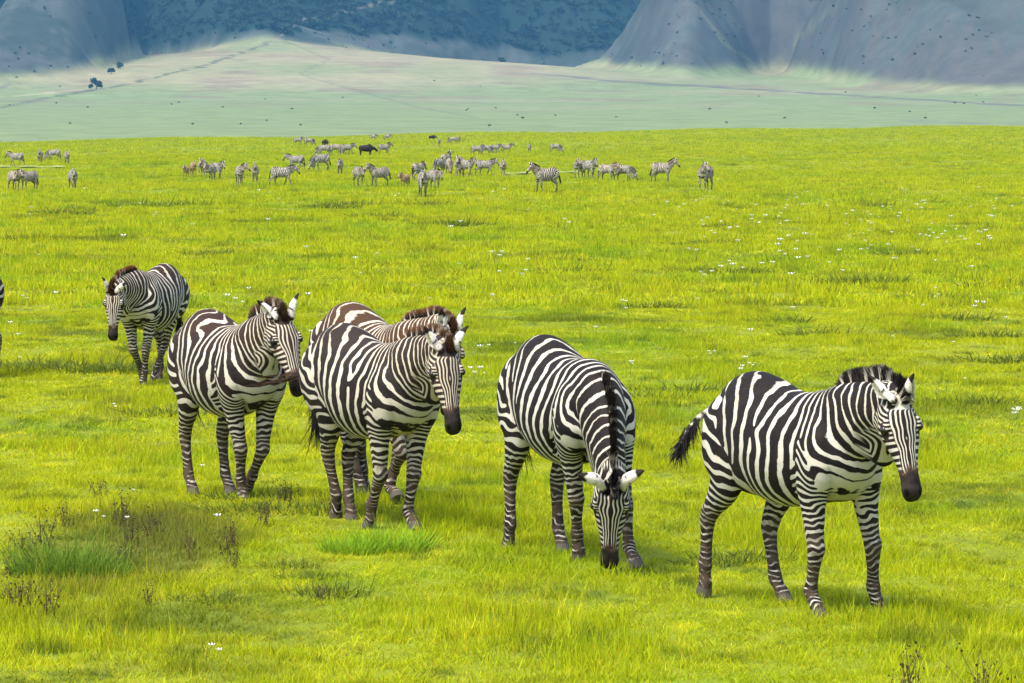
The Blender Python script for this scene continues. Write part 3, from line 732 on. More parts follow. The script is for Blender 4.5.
# the air: one even box of pale haze around everything
hz, nt, b = nmat('haze_air'); nt.nodes.remove(b)
pv = nt.nodes.new('ShaderNodeVolumePrincipled'); pv.inputs['Density'].default_value = 4.8e-5; pv.inputs['Color'].default_value = (.17, .55, .95, 1); pv.inputs['Anisotropy'].default_value = .0
nt.links.new(pv.outputs[0], nt.nodes['Material Output'].inputs['Volume'])
bx = [(-1100, -60, -40), (1100, -60, -40), (1100, 5700, -40), (-1100, 5700, -40)]; zt = float(Zf.max()) + 25
o = link('haze', make_mesh('haze', bx + [(x, y, zt) for x, y, _ in bx], [(3, 2, 1, 0), (4, 5, 6, 7), (0, 1, 5, 4), (1, 2, 6, 5), (2, 3, 7, 6), (3, 0, 4, 7)], smooth=False), None, [hz]); o['kind'] = 'stuff'

# ---------------------------------------------------------------- instancing for what nobody could count
def scatter(name, pts, rot, scl, idx, sources):
    me = bpy.data.meshes.new(name); me.vertices.add(len(pts)); me.vertices.foreach_set('co', np.asarray(pts, np.float32).ravel())
    me.attributes.new('rot', 'FLOAT_VECTOR', 'POINT').data.foreach_set('vector', np.asarray(rot, np.float32).ravel())
    me.attributes.new('scl', 'FLOAT_VECTOR', 'POINT').data.foreach_set('vector', np.asarray(scl, np.float32).ravel())
    me.attributes.new('idx', 'INT', 'POINT').data.foreach_set('value', np.asarray(idx, np.int32))
    o = link(name, me); o['kind'] = 'stuff'
    g = bpy.data.node_groups.new(name, 'GeometryNodeTree'); g.interface.new_socket('Geometry', in_out='INPUT', socket_type='NodeSocketGeometry'); g.interface.new_socket('Geometry', in_out='OUTPUT', socket_type='NodeSocketGeometry')
    gi, go = g.nodes.new('NodeGroupInput'), g.nodes.new('NodeGroupOutput'); ip = g.nodes.new('GeometryNodeInstanceOnPoints'); j = g.nodes.new('GeometryNodeJoinGeometry')
    for s in reversed(sources):
        oi = g.nodes.new('GeometryNodeObjectInfo'); oi.inputs['Object'].default_value = s; oi.inputs['As Instance'].default_value = True; g.links.new(oi.outputs['Geometry'], j.inputs[0])
    def na(n, t):
        d = g.nodes.new('GeometryNodeInputNamedAttribute'); d.data_type = t; d.inputs['Name'].default_value = n; return d.outputs[0]
    g.links.new(gi.outputs[0], ip.inputs['Points']); g.links.new(j.outputs[0], ip.inputs['Instance']); ip.inputs['Pick Instance'].default_value = True
    g.links.new(na('idx', 'INT'), ip.inputs['Instance Index']); g.links.new(na('scl', 'FLOAT_VECTOR'), ip.inputs['Scale'])
    er = g.nodes.new('FunctionNodeEulerToRotation'); g.links.new(na('rot', 'FLOAT_VECTOR'), er.inputs[0]); g.links.new(er.outputs[0], ip.inputs['Rotation'])
    g.links.new(ip.outputs[0], go.inputs[0]); md = o.modifiers.new('scatter', 'NODES'); md.node_group = g
    return o
def source(name, me, mat):
    me.materials.append(mat); return bpy.data.objects.new(name, me)

# ---------------------------------------------------------------- forest on the crater wall
def crown_mesh(name, rng, n=150, r=1.0, squash=.8):
    """leaf clumps through the volume of an uneven crown"""
    lobes = [(rng.normal(size=3) * np.array([.45, .45, .25]) * r + np.array([0, 0, r * .9]), r * rng.uniform(.35, .6)) for _ in range(7)]
    V, Fs = [], []
    for i in range(n):
        c, q = lobes[rng.randint(len(lobes))]; d = rng.normal(size=3); d /= np.linalg.norm(d); p = c + d * q * rng.uniform(.6, 1.05) * np.array([1, 1, squash])
        a = rng.normal(size=3); a /= np.linalg.norm(a); bb = np.cross(a, rng.normal(size=3)); bb /= np.linalg.norm(bb); s = r * rng.uniform(.12, .26); o = len(V)
        V += [p + a * s, p + bb * s, p - a * s, p - bb * s * 1.0 + np.cross(a, bb) * s * .4]; Fs.append((o, o + 1, o + 2, o + 3))
    return make_mesh(name, np.array(V), np.array(Fs))
treem, nt, b = nmat('tree_leaves', .9, .1); N = NT(nt)
oi = N.n('ShaderNodeObjectInfo'); nt.links.new(N.mix(oi.outputs['Random'], (.010, .024, .016), (.040, .062, .040)), b.inputs['Base Color'])
rng = np.random.RandomState(12)
crowns = [source('crown', crown_mesh('crown', rng), treem) for _ in range(4)]
cells = np.flatnonzero((rng.rand(wood.size) < (wood.ravel() ** 2) * .22 + .05 * wl.ravel() * (np.abs(n1) < .5).ravel()) & (PXf.ravel() > -120) & (PXf.ravel() < 1150) & (PY.ravel() > -45))
P = np.stack([Xf.ravel()[cells] + rng.uniform(-2, 2, len(cells)), Yf.ravel()[cells] + rng.uniform(-3, 3, len(cells)), Zf.ravel()[cells] - .8], 1)
sz = rng.uniform(2.2, 5.2, len(cells)) * np.where(wood.ravel()[cells] > .5, 1, .30)
print('forest trees', len(P))
scatter('forest', P, np.stack([0 * sz, 0 * sz, rng.rand(len(sz)) * 6.28], 1), np.stack([sz, sz, sz * rng.uniform(.8, 1.2, len(sz))], 1), rng.randint(0, 4, len(sz)), crowns)

# ---------------------------------------------------------------- grass
def grass_mat(name, tr=.45):
    m, nt, b = nmat(name, .6, .15); N = NT(nt); col, p = green_nodes(N)
    mv = N.n('ShaderNodeVectorMath', operation='MULTIPLY'); nt.links.new(col, mv.inputs[0]); nt.links.new(N.attr('hc', 'Color'), mv.inputs[1])
    nt.links.new(mv.outputs[0], b.inputs['Base Color'])
    t = N.n('ShaderNodeBsdfTranslucent'); nt.links.new(mv.outputs[0], t.inputs['Color'])
    mx = N.n('ShaderNodeMixShader'); mx.inputs[0].default_value = tr; nt.links.new(b.outputs[0], mx.inputs[1]); nt.links.new(t.outputs[0], mx.inputs[2]); nt.links.new(mx.outputs[0], nt.nodes['Material Output'].inputs['Surface'])
    return m
GRASS = grass_mat('grass_blades')
def tuft(rng, n, rad, h, w, lean=.35, dry=.12, seg=3):
    a = rng.rand(n) * 6.283; rr = rad * np.sqrt(rng.rand(n)); roots = np.stack([rr * np.cos(a), rr * np.sin(a), np.full(n, -.015)], 1)
    D = np.stack([rng.normal(size=n) * lean, rng.normal(size=n) * lean, np.ones(n)], 1)
    L = h * rng.uniform(.45, 1.1, n)
    c = np.ones((n, 3)) * (rng.uniform(.55, 1.2, (n, 1)) * np.array([1, 1, 1.0]) + (rng.rand(n, 1) < .3) * np.array([-.14, -.04, 0])); d = rng.rand(n) < dry; c[d] = np.array([1.15, .85, 1.9]); 
    V, Fs, Cc = blades(roots, D, L, w * rng.uniform(.7, 1.2, n), c * .92, c * 1.06, rng, .55, seg)
    return make_mesh('tuft', V, Fs, dict(hc=Cc))
rng = np.random.RandomState(3)
src = [source('tuft', tuft(rng, 64, .13, .066, .0026), GRASS) for _ in range(5)] + [source('tuft', tuft(rng, 34, .10, .115, .0028, .3, .3), GRASS)]
src += [source('tuft', tuft(rng, 76, .20, .062, .0040, .35, .12, 2), GRASS) for _ in range(3)]
src += [source('tuft', tuft(rng, 70, .42, .098, .0095, .4, .12, 1), GRASS) for _ in range(3)]
pts, scl, idx = [], [], []
def zone(y0, y1, dens, ids, s0, s1):
    area = (.268 * (y0 + y1) / 2 * 1.16 + 2.0) * (y1 - y0); n = int(area * dens)
    y = y0 + (y1 - y0) * np.sqrt(rng.rand(n) * (1 - (y0 / y1) ** 2) + (y0 / y1) ** 2) if False else rng.uniform(y0, y1, n)
    keep = rng.rand(n) < (y / y1 * .9 + .1); y = np.where(keep, y, rng.uniform(y0, y1, n))
    x = rng.uniform(-1, 1, n) * (.134 * y * 1.16 + 1.0); hgt = .80 + .75 * np.clip(wav2(x, y * .6, 1.6, 41) + .4 * wav2(x, y, .6, 42), -.45, 1)
    s = rng.uniform(s0, s1, n)
    pts.append(np.stack([x, y, ground_z(x, y)], 1)); scl.append(np.stack([s, s, s * hgt], 1)); idx.append(rng.choice(ids, n))
zone(17.5, 33, 62, [0, 1, 2, 3, 4, 0, 1, 2, 3, 4, 0, 1, 2, 3, 4, 5], .85, 1.2)
zone(33, 62, 26, [6, 7, 8], .85, 1.25)
zone(62, 150, 9, [6, 7, 8, 9, 10, 11], 1.0, 1.5)
zone(150, 420, 1.7, [9, 10, 11], 1.1, 1.9)
zone(420, 935, .22, [9, 10, 11], 2.2, 3.6)
pts, scl, idx = map(np.concatenate, (pts, scl, idx))
_pc = pts[:, 0] / pts[:, 1] * FPX + 512; _pr = HORIZON + (CAM_H - pts[:, 2]) / pts[:, 1] * FPX
keep = ~(((_pc < 70) & (np.abs(_pr - 167.8) < 1.6)) | ((_pc > 498) & (_pc < 580) & (np.abs(_pr - (175.2 - .026 * (_pc - 500))) < 1.6)))   # the bare tracks
pts, scl, idx = pts[keep], scl[keep], idx[keep]; n = len(pts)
scatter('grass', pts, np.stack([rng.normal(size=n) * .06, rng.normal(size=n) * .06, rng.rand(n) * 6.28], 1), scl, idx, src)
# ---------------------------------------------------------------- the six zebras near the camera
FINE = prepare(0.0062, 9)
COATM = {
    'black': coat_material('coat_black', (.010, .008, .008), (.012, .009, .008), (.465, .44, .375), (.47, .42, .32)),
    'brown': coat_material('coat_brown', (.016, .011, .009), (.034, .017, .011), (.46, .43, .36), (.48, .415, .30)),
    'russet': coat_material('coat_russet', (.022, .014, .009), (.060, .030, .014), (.50, .46, .38), (.47, .39, .26)),
    'dusty': coat_material('coat_dusty', (.013, .010, .009), (.026, .018, .014), (.455, .415, .335), (.47, .375, .25)),
}
HAIR = hair_material('hair')
EYEM = nmat('eye_dark', .08, .6)[0]; EYEM.node_tree.nodes['Principled BSDF'].inputs['Base Color'].default_value = (.006, .004, .003, 1)
def build_zebra(pose, seed, coatname, label, tip, mane_n=4600, mane_len=.088, tail=None, rest=None, z0=0.0, tuft=260, eyes=True, wid=1.0, freq=.84, tlen=.30):
    rest = rest or FINE
    c = coat(rest.P, rest.W, seed, freq)
    V = deform(rest.P, rest.W, pose)
    me = make_mesh('zebra', V, rest.F, c)
    o = link('zebra', me, None, [COATM[coatname]])
    o.location = (pose['X'], pose['Y'], z0); o.rotation_euler = (0, -pose['tp'], pose['psi']); o.scale = (pose['S'],) * 3
    tag(o, label, 'zebra', 'zebras walking across the grassland')
    bc = (.012, .009, .008); wc = (.50, .46, .38)
    link('mane', mane_mesh('mane', pose, mane_n, tip, bc, wc, mane_len, seed, .0030 * wid), o, [HAIR])
    tail = tail or [(-.66, 0, 1.14), (-.74, .0, 1.08), (-.79, .01, .95), (-.80, .015, .80), (-.795, .02, .66)]
    d, t = tail_meshes([np.array(p) for p in tail], seed, bc, wc, tuft, tlen, wid=.003 * wid)
    dk = link('tail', d, o, [HAIR]); link('tail_tuft', t, dk, [HAIR])
    if eyes:
        for sd in (1, -1): link('eye', eye_mesh(pose, sd), o, [EYEM])
    return o
POSES['z2']['head'][1] += .10; POSES['z5']['head'][1] += .14; POSES['z3b']['S'] *= 1.0
for k, sd, cn, lab, tip, kw in (
    ('z5', 11, 'black', 'nearest zebra, walking with head up and black upright mane, right of the grazing one', (.012, .009, .008), dict(tail=[(-.66, 0, 1.14), (-.74, -.06, 1.10), (-.77, -.16, 1.03), (-.76, -.24, .95), (-.73, -.29, .90)], tuft=620, tlen=.15)),
    ('z4', 12, 'black', 'zebra grazing with its muzzle down in the grass and both ears spread', (.020, .012, .010), {}),
    ('z3', 13, 'dusty', 'dusty zebra with chestnut mane walking in front of a browner zebra', (.135, .058, .020), dict(mane_len=.070)),
    ('z3b', 14, 'russet', 'reddish brown zebra half hidden behind the dusty zebra beside it', (.150, .066, .022), dict(freq=1.05, mane_len=.068)),
    ('z2', 15, 'brown', 'brown striped zebra with tufted mane, second in line from the left, one foreleg bent', (.110, .058, .024), dict(mane_len=.085)),
    ('z1', 16, 'brown', 'zebra farthest back of the walking line, facing left with brown mane and lowered head', (.180, .070, .020), dict(freq=.93, mane_len=.075))):
    build_zebra(POSES[k], sd, cn, lab, tip, z0=float(ground_z(POSES[k]['X'], POSES[k]['Y'])) - .022, **kw)
# ---------------------------------------------------------------- the zebra cut by the edge of the picture
_p = dict(POSE0); _p.update(X=-6.45, Y=43.6, psi=math.radians(-140), S=1.03, neck=[math.radians(-30), .3, 0], head=[-1.1, .3, 0])
build_zebra(_p, 21, 'brown', 'zebra whose rump just shows at the left edge of the photo', (.05, .03, .02), z0=float(ground_z(-6.45, 43.6)) - .012,
            mane_n=600, tail=[(-.66, 0, 1.12), (-.70, -.06, 1.05), (-.72, -.09, .92), (-.71, -.11, .78), (-.70, -.12, .66)], tuft=120, eyes=False, wid=2)
# dry stems the second zebra carries
_k = keypoints(POSES['z2'])['nose']; _k = _k + np.array([0, -.03, .10 + float(ground_z(POSES['z2']['X'], POSES['z2']['Y']))])
rng = np.random.RandomState(8); V, Fs, Cc = [], [], []
for i in range(24):
    a = _k + np.array([rng.uniform(-.06, .07), rng.normal() * .015 - .03, rng.normal() * .012 + .02]); L = rng.uniform(.10, .34)
    pts = [a + np.array([-L * t, -.05 * t + .10 * t * t, -.22 * t * t * L - .03 * math.sin(t * 2.6) + .03 * t + rng.normal() * .006 + (i % 7 - 3) * .007 * t]) for t in np.linspace(0, 1, 7)]
    rr = rng.uniform(.002, .0045); R = [ell_ring(p, np.array([0, rr * (1 - .7 * t), 0]), np.array([0, 0, rr * (1 - .7 * t)]), 5) for p, t in zip(pts, np.linspace(0, 1, 7))]
    v, f = tube(R); o_ = len(V); V += v; Fs += [tuple(q + o_ for q in g) for g in f]; Cc += [np.array((.040, .022, .012)) * rng.uniform(.5, 1.8)] * len(v)
tag(link('straw_bundle', make_mesh('straw_bundle', np.array(V) - _k, Fs, dict(hc=np.array(Cc))), None, [HAIR]), 'bunch of dry dark brown stems trailing from the mouth of the tufted brown zebra', 'straw').location = _k

# ---------------------------------------------------------------- the herd across the plain
COARSE = prepare(0.026, 3)
def far_mesh(pose, seed, mat, tip=(.05, .03, .018)):
    c = coat(COARSE.P, COARSE.W, seed); V = deform(COARSE.P, COARSE.W, pose); rng = np.random.RandomState(seed)
    n = 160; t = np.linspace(0, .97, n); P, T = crest(t); W = weights(P); a = deform(P, W, pose)
    T /= np.linalg.norm(T, axis=1, keepdims=True); up = np.cross(T, np.array([0, 1.0, 0])); up[up @ np.array([.2, 0, 1.0]) < 0] *= -1
    b = deform(P + up * .04, weights(P + up * .04), pose); D = b - a; D /= np.linalg.norm(D, axis=1, keepdims=True) + 1e-9
    V1, F1, _ = blades(a, D, np.interp(t, [0, .2, .8, 1], [.05, .09, .09, .02]), np.full(n, .012), np.zeros((n, 3)), np.zeros((n, 3)), rng, .1)
    m = 60; s = rng.rand(m); Pt = np.stack([-.68 - .10 * s, rng.normal(size=m) * .015, 1.14 - .45 * s], 1)
    V2, F2, _ = blades(Pt, np.tile([-.12, 0, -1.0], (m, 1)) + rng.normal(size=(m, 3)) * .1, .12 + .25 * s, np.full(m, .016), np.zeros((m, 3)), np.zeros((m, 3)), rng, .1)
    F = np.vstack([COARSE.F, F1 + len(V), F2 + len(V) + len(V1)]); k = len(V1) + len(V2)
    c['val'] = c['val'] - .26
    at_ = {q: np.concatenate([x, np.full(k, 2.0 if q == 'val' else 0.0)]) for q, x in c.items()}
    me = make_mesh('far_zebra', np.vstack([V, V1, V2]), F, at_); me.materials.append(COATM[mat]); return me
R_ = math.radians
def pz(neck=40, nyaw=0, hp=-50, hyaw=0, walk=0):
    p = dict(POSE0); p['neck'] = [R_(neck), R_(nyaw), 0]; p['head'] = [R_(hp), R_(hyaw), 0]; w = R_(walk)
    p['FR'] = [w, 0, 0, 0]; p['FL'] = [-w * .8, 0, w * .6, 0]; p['HR'] = [-w * .8, 0, 0, 0]; p['HL'] = [w, 0, 0, 0]; return p
KINDS = {'up': (pz(42, 5, -48, 8, 6), 31, 'dusty'), 'walk': (pz(28, -6, -58, -10, 16), 32, 'black'), 'graze': (pz(-40, 8, -66, 15, 9), 33, 'black'),
         'turn': (pz(36, 38, -45, 60, 3), 34, 'brown'), 'tan': (pz(25, 5, -50, 5, 8), 35, 'russet'), 'tangraze': (pz(-38, -8, -60, -10, 10), 36, 'russet'), 'sleepy': (pz(10, -4, -62, 0, 2), 37, 'brown')}
MESHES = {k: far_mesh(*v) for k, v in KINDS.items()}
FAWN = coat_material('coat_fawn', (.11, .060, .028), (.15, .085, .04), (.42, .30, .17), (.45, .30, .16))
MESHES['foal'] = far_mesh(pz(34, 0, -50, 0, 5), 38, 'russet'); MESHES['foal'].materials.clear(); MESHES['foal'].materials.append(FAWN)
# column, row of the feet, height in rows, heading in degrees (0 = to the right, -90 = towards us), kind, label
HERD = [
 (16.5, 166, 13, 165, 'walk', 'small far zebra facing left, leftmost beyond the pale track'),
 (40, 164, 11, -90, 'up', 'small far zebra seen head on between its two neighbours beyond the pale track'),
 (54, 161, 11, 175, 'graze', 'far zebra grazing beyond the pale track with another close behind it'),
 (67, 165, 11, -80, 'tan', 'far brownish zebra standing at the right end of the group beyond the pale track'),
 (14.5, 191, 19, -60, 'tan', 'brown zebra in the far herd, left one of the two nose to nose'),
 (29, 191, 18, -130, 'sleepy', 'brown zebra in the far herd, right one of the two nose to nose'),
 (73, 190, 22, -75, 'walk', 'far zebra walking straight at us, apart from two nose to nose'),
 (186, 178, 13, -100, 'foal', 'pale fawn foal at the left of a far cluster'),
 (193, 176, 15, -75, 'foal', 'darker fawn young zebra just behind the pale foal of the far cluster'),
 (202, 176, 14, -95, 'tan', 'brown far zebra standing in the middle of the cluster with foals'),
 (210, 181.5, 19, -110, 'tan', 'brown dusty far zebra in front of the cluster with foals'),
 (216.5, 180, 17, -50, 'walk', 'striped zebra at the right edge of the far cluster with foals'),
 (239.5, 186, 22, -80, 'turn', 'far zebra standing with head turned, beside a smaller slim one'),
 (255, 183, 18, -90, 'up', 'slim far zebra seen from the front between two bigger ones'),
 (281.5, 187, 18, 0, 'walk', 'grey looking far zebra walking to the right in side view'),
 (296, 170, 15, 170, 'walk', 'far zebra facing left, behind the grey one in side view'),
 (321, 171, 16, -150, 'graze', 'stocky pale far zebra grazing toward the left'),
 (340, 175, 13, -90, 'sleepy', 'small brown far zebra seen from the front, alone on the grass'),
 (324, 156, 9, 180, 'graze', 'very distant pale zebra grazing, at the far end from the buffalo in its row'),
 (336, 155, 9, 0, 'tangraze', 'very distant brownish zebra grazing in the middle of the row before the dark buffalo'),
 (347, 155.5, 10, 10, 'walk', 'very distant zebra just left of the dark buffalo'),
 (384, 155, 9, 20, 'up', 'very distant zebra just right of the dark buffalo'),
 (358.5, 186.5, 18, -70, 'sleepy', 'brown grey far zebra facing us, left of the one looking left'),
 (379.6, 187, 22, -150, 'up', 'far zebra with head raised looking left, right of a brown grey one'),
 (405, 188, 14, -120, 'foal', 'fawn foal standing beside the bunched zebras'),
 (418, 181, 19, 60, 'tan', 'dusty far zebra seen from behind, next to the fawn foal'),
 (423, 197, 28, -85, 'walk', 'largest zebra of the bunch, walking at us with a dark face'),
 (433.5, 190, 20, -60, 'sleepy', 'far zebra standing close behind the largest walking one of the bunch'),
 (439, 174, 12, -120, 'graze', 'grey far zebra with lowered head at the left of the crowded pair'),
 (446, 171, 19, 70, 'up', 'far zebra turned away above the crowded bunch'),
 (449.5, 174.5, 15, -80, 'tangraze', 'reddish far zebra grazing in the crowded bunch'),
 (459.6, 177, 22, -100, 'tan', 'dusty far zebra standing left in the close pair at the end of the bunch'),
 (466, 177.5, 20, -45, 'walk', 'striped far zebra standing right in the close pair at the end of the bunch'),
 (485, 176, 17, -10, 'walk', 'far zebra in side view facing right, beyond the end of the bunch'),
 (477, 156, 8, 5, 'walk', 'very distant zebra, first of four in a line on the horizon side'),
 (486, 155, 8, 0, 'graze', 'very distant zebra, second of four in a line on the horizon side'),
 (495, 154, 8, 10, 'walk', 'very distant zebra, third of four in a line on the horizon side'),
 (506.6, 153.5, 8, -10, 'up', 'very distant zebra, last of four in a line on the horizon side'),
 (503, 177, 17, -90, 'tan', 'brown far zebra seen from the front beside the pale wet streak'),
 (529.5, 153.5, 7, -90, 'sleepy', 'tiny distant zebra standing alone between the line of four and a grazing one'),
 (555.4, 153, 6, 0, 'graze', 'tiny pale distant zebra grazing alone at the right of the far plain'),
 (546.5, 193, 28, -155, 'up', 'clear striped zebra looking left, largest of the herd right of the bunch'),
 (579.5, 178, 19, -120, 'turn', 'far zebra at the left of two standing flank to flank'),
 (589.6, 179, 21, -60, 'walk', 'far zebra at the right of two standing flank to flank'),
 (607, 181.5, 19, -35, 'tan', 'brown far zebra facing right between the flank to flank pair and a grazing one'),
 (623.4, 182, 16, -20, 'graze', 'grey far zebra with head low at the end of the row of four'),
 (662, 183, 23, -25, 'up', 'far zebra with head high facing right, standing alone'),
 (705.5, 191, 28, -115, 'turn', 'far zebra turned toward us with brown haunch, rightmost of the herd'),
 (298, 145.5, 6, 0, 'walk', 'speck sized zebra at the left near the far edge of the green'),
 (309, 146, 6, 0, 'graze', 'speck sized zebra grazing right behind another near the far edge of the green'),
 (439, 147, 7, -90, 'tan', 'speck sized brown zebra facing us near the far edge of the green'),
 (453, 144, 5, 180, 'graze', 'speck sized zebra grazing at the far edge of the green'),
 (459, 143.5, 6, -90, 'up', 'speck sized zebra upright at the far edge of the green'),
 (373, 140.5, 5, 0, 'walk', 'speck sized zebra walking on the skyline of the green, left of two'),
 (387, 140.5, 5, 15, 'tan', 'speck sized zebra walking on the skyline of the green, right of two'),
]
for px, py, hpx, hd, kind, lab in HERD:
    q = at(px, py); s = hpx / (FPX / q[1]) / (1.22 if 'graze' in kind else 1.45)
    s = float(np.clip(s, .55 if kind == 'foal' else .80, .85 if kind == 'foal' else 1.2))
    o = link('zebra', MESHES[kind]); o.location = q; o.rotation_euler = (0, 0, R_(hd)); o.scale = (s, s, s)
    tag(o, lab, 'zebra', 'zebra herd on the far grass')

# a buffalo among them and the specks of game on the pale plain
def ox_surface():
    V, Fs = [], []
    def add(vf):
        o = len(V); V.extend(vf[0]); Fs.extend(tuple(i + o for i in f) for f in vf[1])
    R = []
    for x, zt, zb, hw in catmull([(-.95, 1.15, .95, .1), (-.85, 1.32, .72, .28), (-.4, 1.40, .62, .36), (.1, 1.45, .55, .40), (.45, 1.58, .58, .36), (.75, 1.42, .70, .27), (.98, 1.2, .78, .19), (1.08, 1.1, .85, .1)], 3):
        m = (zt + zb) / 2; R.append(ell_ring(np.array([x, 0, m]), np.array([0, hw, 0]), np.array([0, 0, (zt - zb) / 2])))
    add(tube(R))
    R = []
    for x, z, r in catmull([(.9, 1.05, .2), (1.12, .98, .19), (1.3, .82, .16), (1.42, .66, .13), (1.48, .58, .07)], 3): R.append(ell_ring(np.array([x, 0, z]), np.array([0, r * .8, 0]), np.array([.55 * r, 0, .83 * r])))
    add(tube(R))
    for x in (-.7, .55):
        for s in (-1, 1): add(tube([ell_ring(np.array([x + dx, s * .2, z]), np.array([r, 0, 0]), np.array([0, r, 0])) for z, r, dx in ((.9, .17, 0), (.6, .12, .02), (.42, .085, 0), (.2, .07, -.01), (.06, .085, .02), (0, .09, .03))]))
    for s in (-1, 1): add(tube([ell_ring(np.array([1.05 + dx, s * y, z]), np.array([r, 0, 0]), np.array([0, 0, r])) for dx, y, z, r in ((.08, .03, 1.14, .08), (.08, .16, 1.12, .075), (.06, .32, 1.02, .06), (.04, .43, 1.06, .05), (.03, .45, 1.2, .035))]))
    return V, Fs
P, E, Fq = remesh(*ox_surface(), .035); P = relax(P, E, 4)
hide, nt, b = nmat('dark_hide', .8, .2); N = NT(nt); nt.links.new(N.mix(N.noise(5, 3, .6, N.obj()), (.010, .009, .008), (.032, .026, .022)), b.inputs['Base Color'])
ox = make_mesh('buffalo', P, Fq); ox.materials.append(hide)
q = at(366, 156); o = link('buffalo', ox); o.location = q; o.scale = (.72,) * 3; o.rotation_euler = (0, 0, R_(12)); tag(o, 'black humped buffalo standing among very distant zebras', 'buffalo')
for px, py, hd, lab in ((432, 140.6, 10, 'dark speck of a buffalo on the skyline of the green, right of the middle'), (325, 146.5, -60, 'dark speck of a buffalo near the two speck sized zebras')):
    o = link('buffalo', ox); o.location = at(px, py); o.rotation_euler = (0, 0, R_(hd)); o.scale = (.62,) * 3; tag(o, lab, 'buffalo')
P, E, Fq = remesh(*ox_surface(), .11); gnu = make_mesh('wildebeest', P, Fq); gnu.materials.append(hide)
rng = np.random.RandomState(77)
for i in range(38):
    Y = rng.uniform(1900, 3500); c0 = rng.choice([60, 240, 330, 430, 500, 560, 640, 800, 930]); X = ucol(c0 + rng.normal() * 55) * Y
    Z = far_parts(np.array([[X]]), np.array([[Y]]))[0][0, 0]
    o = link('wildebeest', gnu); o.location = (X, Y, Z); o.rotation_euler = (0, 0, rng.choice([0, 180]) * .01745 + rng.normal() * .5); o.scale = (rng.uniform(.6, .95),) * 3
    tag(o, 'tiny dark grazing animal far out on the pale plain below the hills', 'wildebeest', 'game specks on the pale plain')

# lone trees at the foot of the wall
trunkm = nmat('bark', .9, .1)[0]; trunkm.node_tree.nodes['Principled BSDF'].inputs['Base Color'].default_value = (.06, .045, .03, 1)
for px, Y, r, lab in ((97, 3300, 4.6, 'dark round tree alone on the pale slope at the foot of the hills'), (112, 3500, 3.0, 'smaller tree right of the dark round one on the pale slope'), (121, 3600, 3.2, 'low tree between the smaller tree and the wooded gully'), (502, 4000, 3.5, 'small tree at the foot of the wooded slope in the middle')):
    X = ucol(px) * Y; Z = far_parts(np.array([[X]]), np.array([[float(Y)]]))[0][0, 0]
    R = [ell_ring(np.array([.12 * z, 0, z]) * r, np.array([1, 0, 0]) * w * r, np.array([0, 1, 0]) * w * r, 8) for z, w in ((-.1, .13), (.2, .10), (.6, .07), (1.0, .03))]
    V, Fs = tube(R); o = link('tree', make_mesh('trunk', V, Fs), None, [trunkm]); o.name = 'tree'; tag(o, lab, 'tree'); o.location = (X, Y, Z)
    link('crown', crown_mesh('crown', rng, 260, r * 1.15), o, [treem])

# pale wet track through the far grass
wet, nt, b = nmat('track_dust', .5, .4); b.inputs['Base Color'].default_value = (.25, .28, .08, 1)
for nm, cols, rw in (('track', np.linspace(-20, 66, 40), lambda c: 167.3 + .004 * c), ('path', np.linspace(500, 578, 40), lambda c: 174.6 - .026 * (c - 500))):
    L = [at(c, rw(c) + .22 + .2 * math.sin(c * .35)) for c in cols]; F_ = [at(c, rw(c) - .28 - .2 * math.sin(c * .23 + 1)) for c in cols]
    X = np.array([[p[0] for p in L], [p[0] for p in F_]]); Y = np.array([[p[1] for p in L], [p[1] for p in F_]])
    structure(link(nm, sheet(nm, X, Y, ground_z(X, Y) + .10), None, [wet]))

# ---------------------------------------------------------------- white flowers
petal, nt, b = nmat('petal', .6, .2); b.inputs['Base Color'].default_value = (.80, .80, .78, 1)
stemm = nmat('stem', .7, .1)[0]; stemm.node_tree.nodes['Principled BSDF'].inputs['Base Color'].default_value = (.16, .22, .03, 1)
def flower_mesh(rng, heads):
    V, Fs, M = [], [], []
    for k in range(heads):
        b0 = np.array([rng.normal() * .03, rng.normal() * .03, 0]); top = b0 + np.array([rng.normal() * .04, rng.normal() * .04, rng.uniform(.13, .19)])
        v, f = tube([ell_ring(b0 + (top - b0) * t, np.array([.0022, 0, 0]), np.array([0, .0022, 0]), 5) for t in (0, .5, 1)]); o_ = len(V); V += v; Fs += [tuple(q + o_ for q in g) for g in f]; M += [1] * len(f)
        n = 6; r = rng.uniform(.022, .034); ph = rng.rand() * 6
        for i in range(n):
            a = ph + 6.283 * i / n; d = np.array([math.cos(a), math.sin(a), 0]); s = np.array([-d[1], d[0], 0]); up = np.array([0, 0, 1.0]); o_ = len(V)
            V += [top, top + d * r * .5 + s * r * .33 + up * r * .45, top + d * r + up * r * .8, top + d * r * .5 - s * r * .33 + up * r * .45]; Fs.append((o_, o_ + 1, o_ + 2, o_ + 3)); M.append(0)
    me = make_mesh('white_flower', V, Fs); me.materials.append(petal); me.materials.append(stemm); me.polygons.foreach_set('material_index', np.array(M, np.int32)); return me
rng = np.random.RandomState(50)
FL = [flower_mesh(rng, h) for h in (1, 1, 2, 3)]
spots = [(1008, 413), (1014, 415), (1020, 416), (735, 369), (741, 365), (750, 364), (212, 526), (125, 521), (208, 660), (100, 519), (96, 523), (136, 490), (16, 301), (23, 301), (51, 301), (10, 330), (117, 248), (462, 272), (628, 308), (632, 311), (485, 353), (628, 363), (634, 367), (480, 369), (113, 406), (205, 466), (620, 305), (486, 372), (1003, 417), (18, 358), (12, 340), (310, 305), (428, 303), (486, 305), (236, 306), (478, 354)]
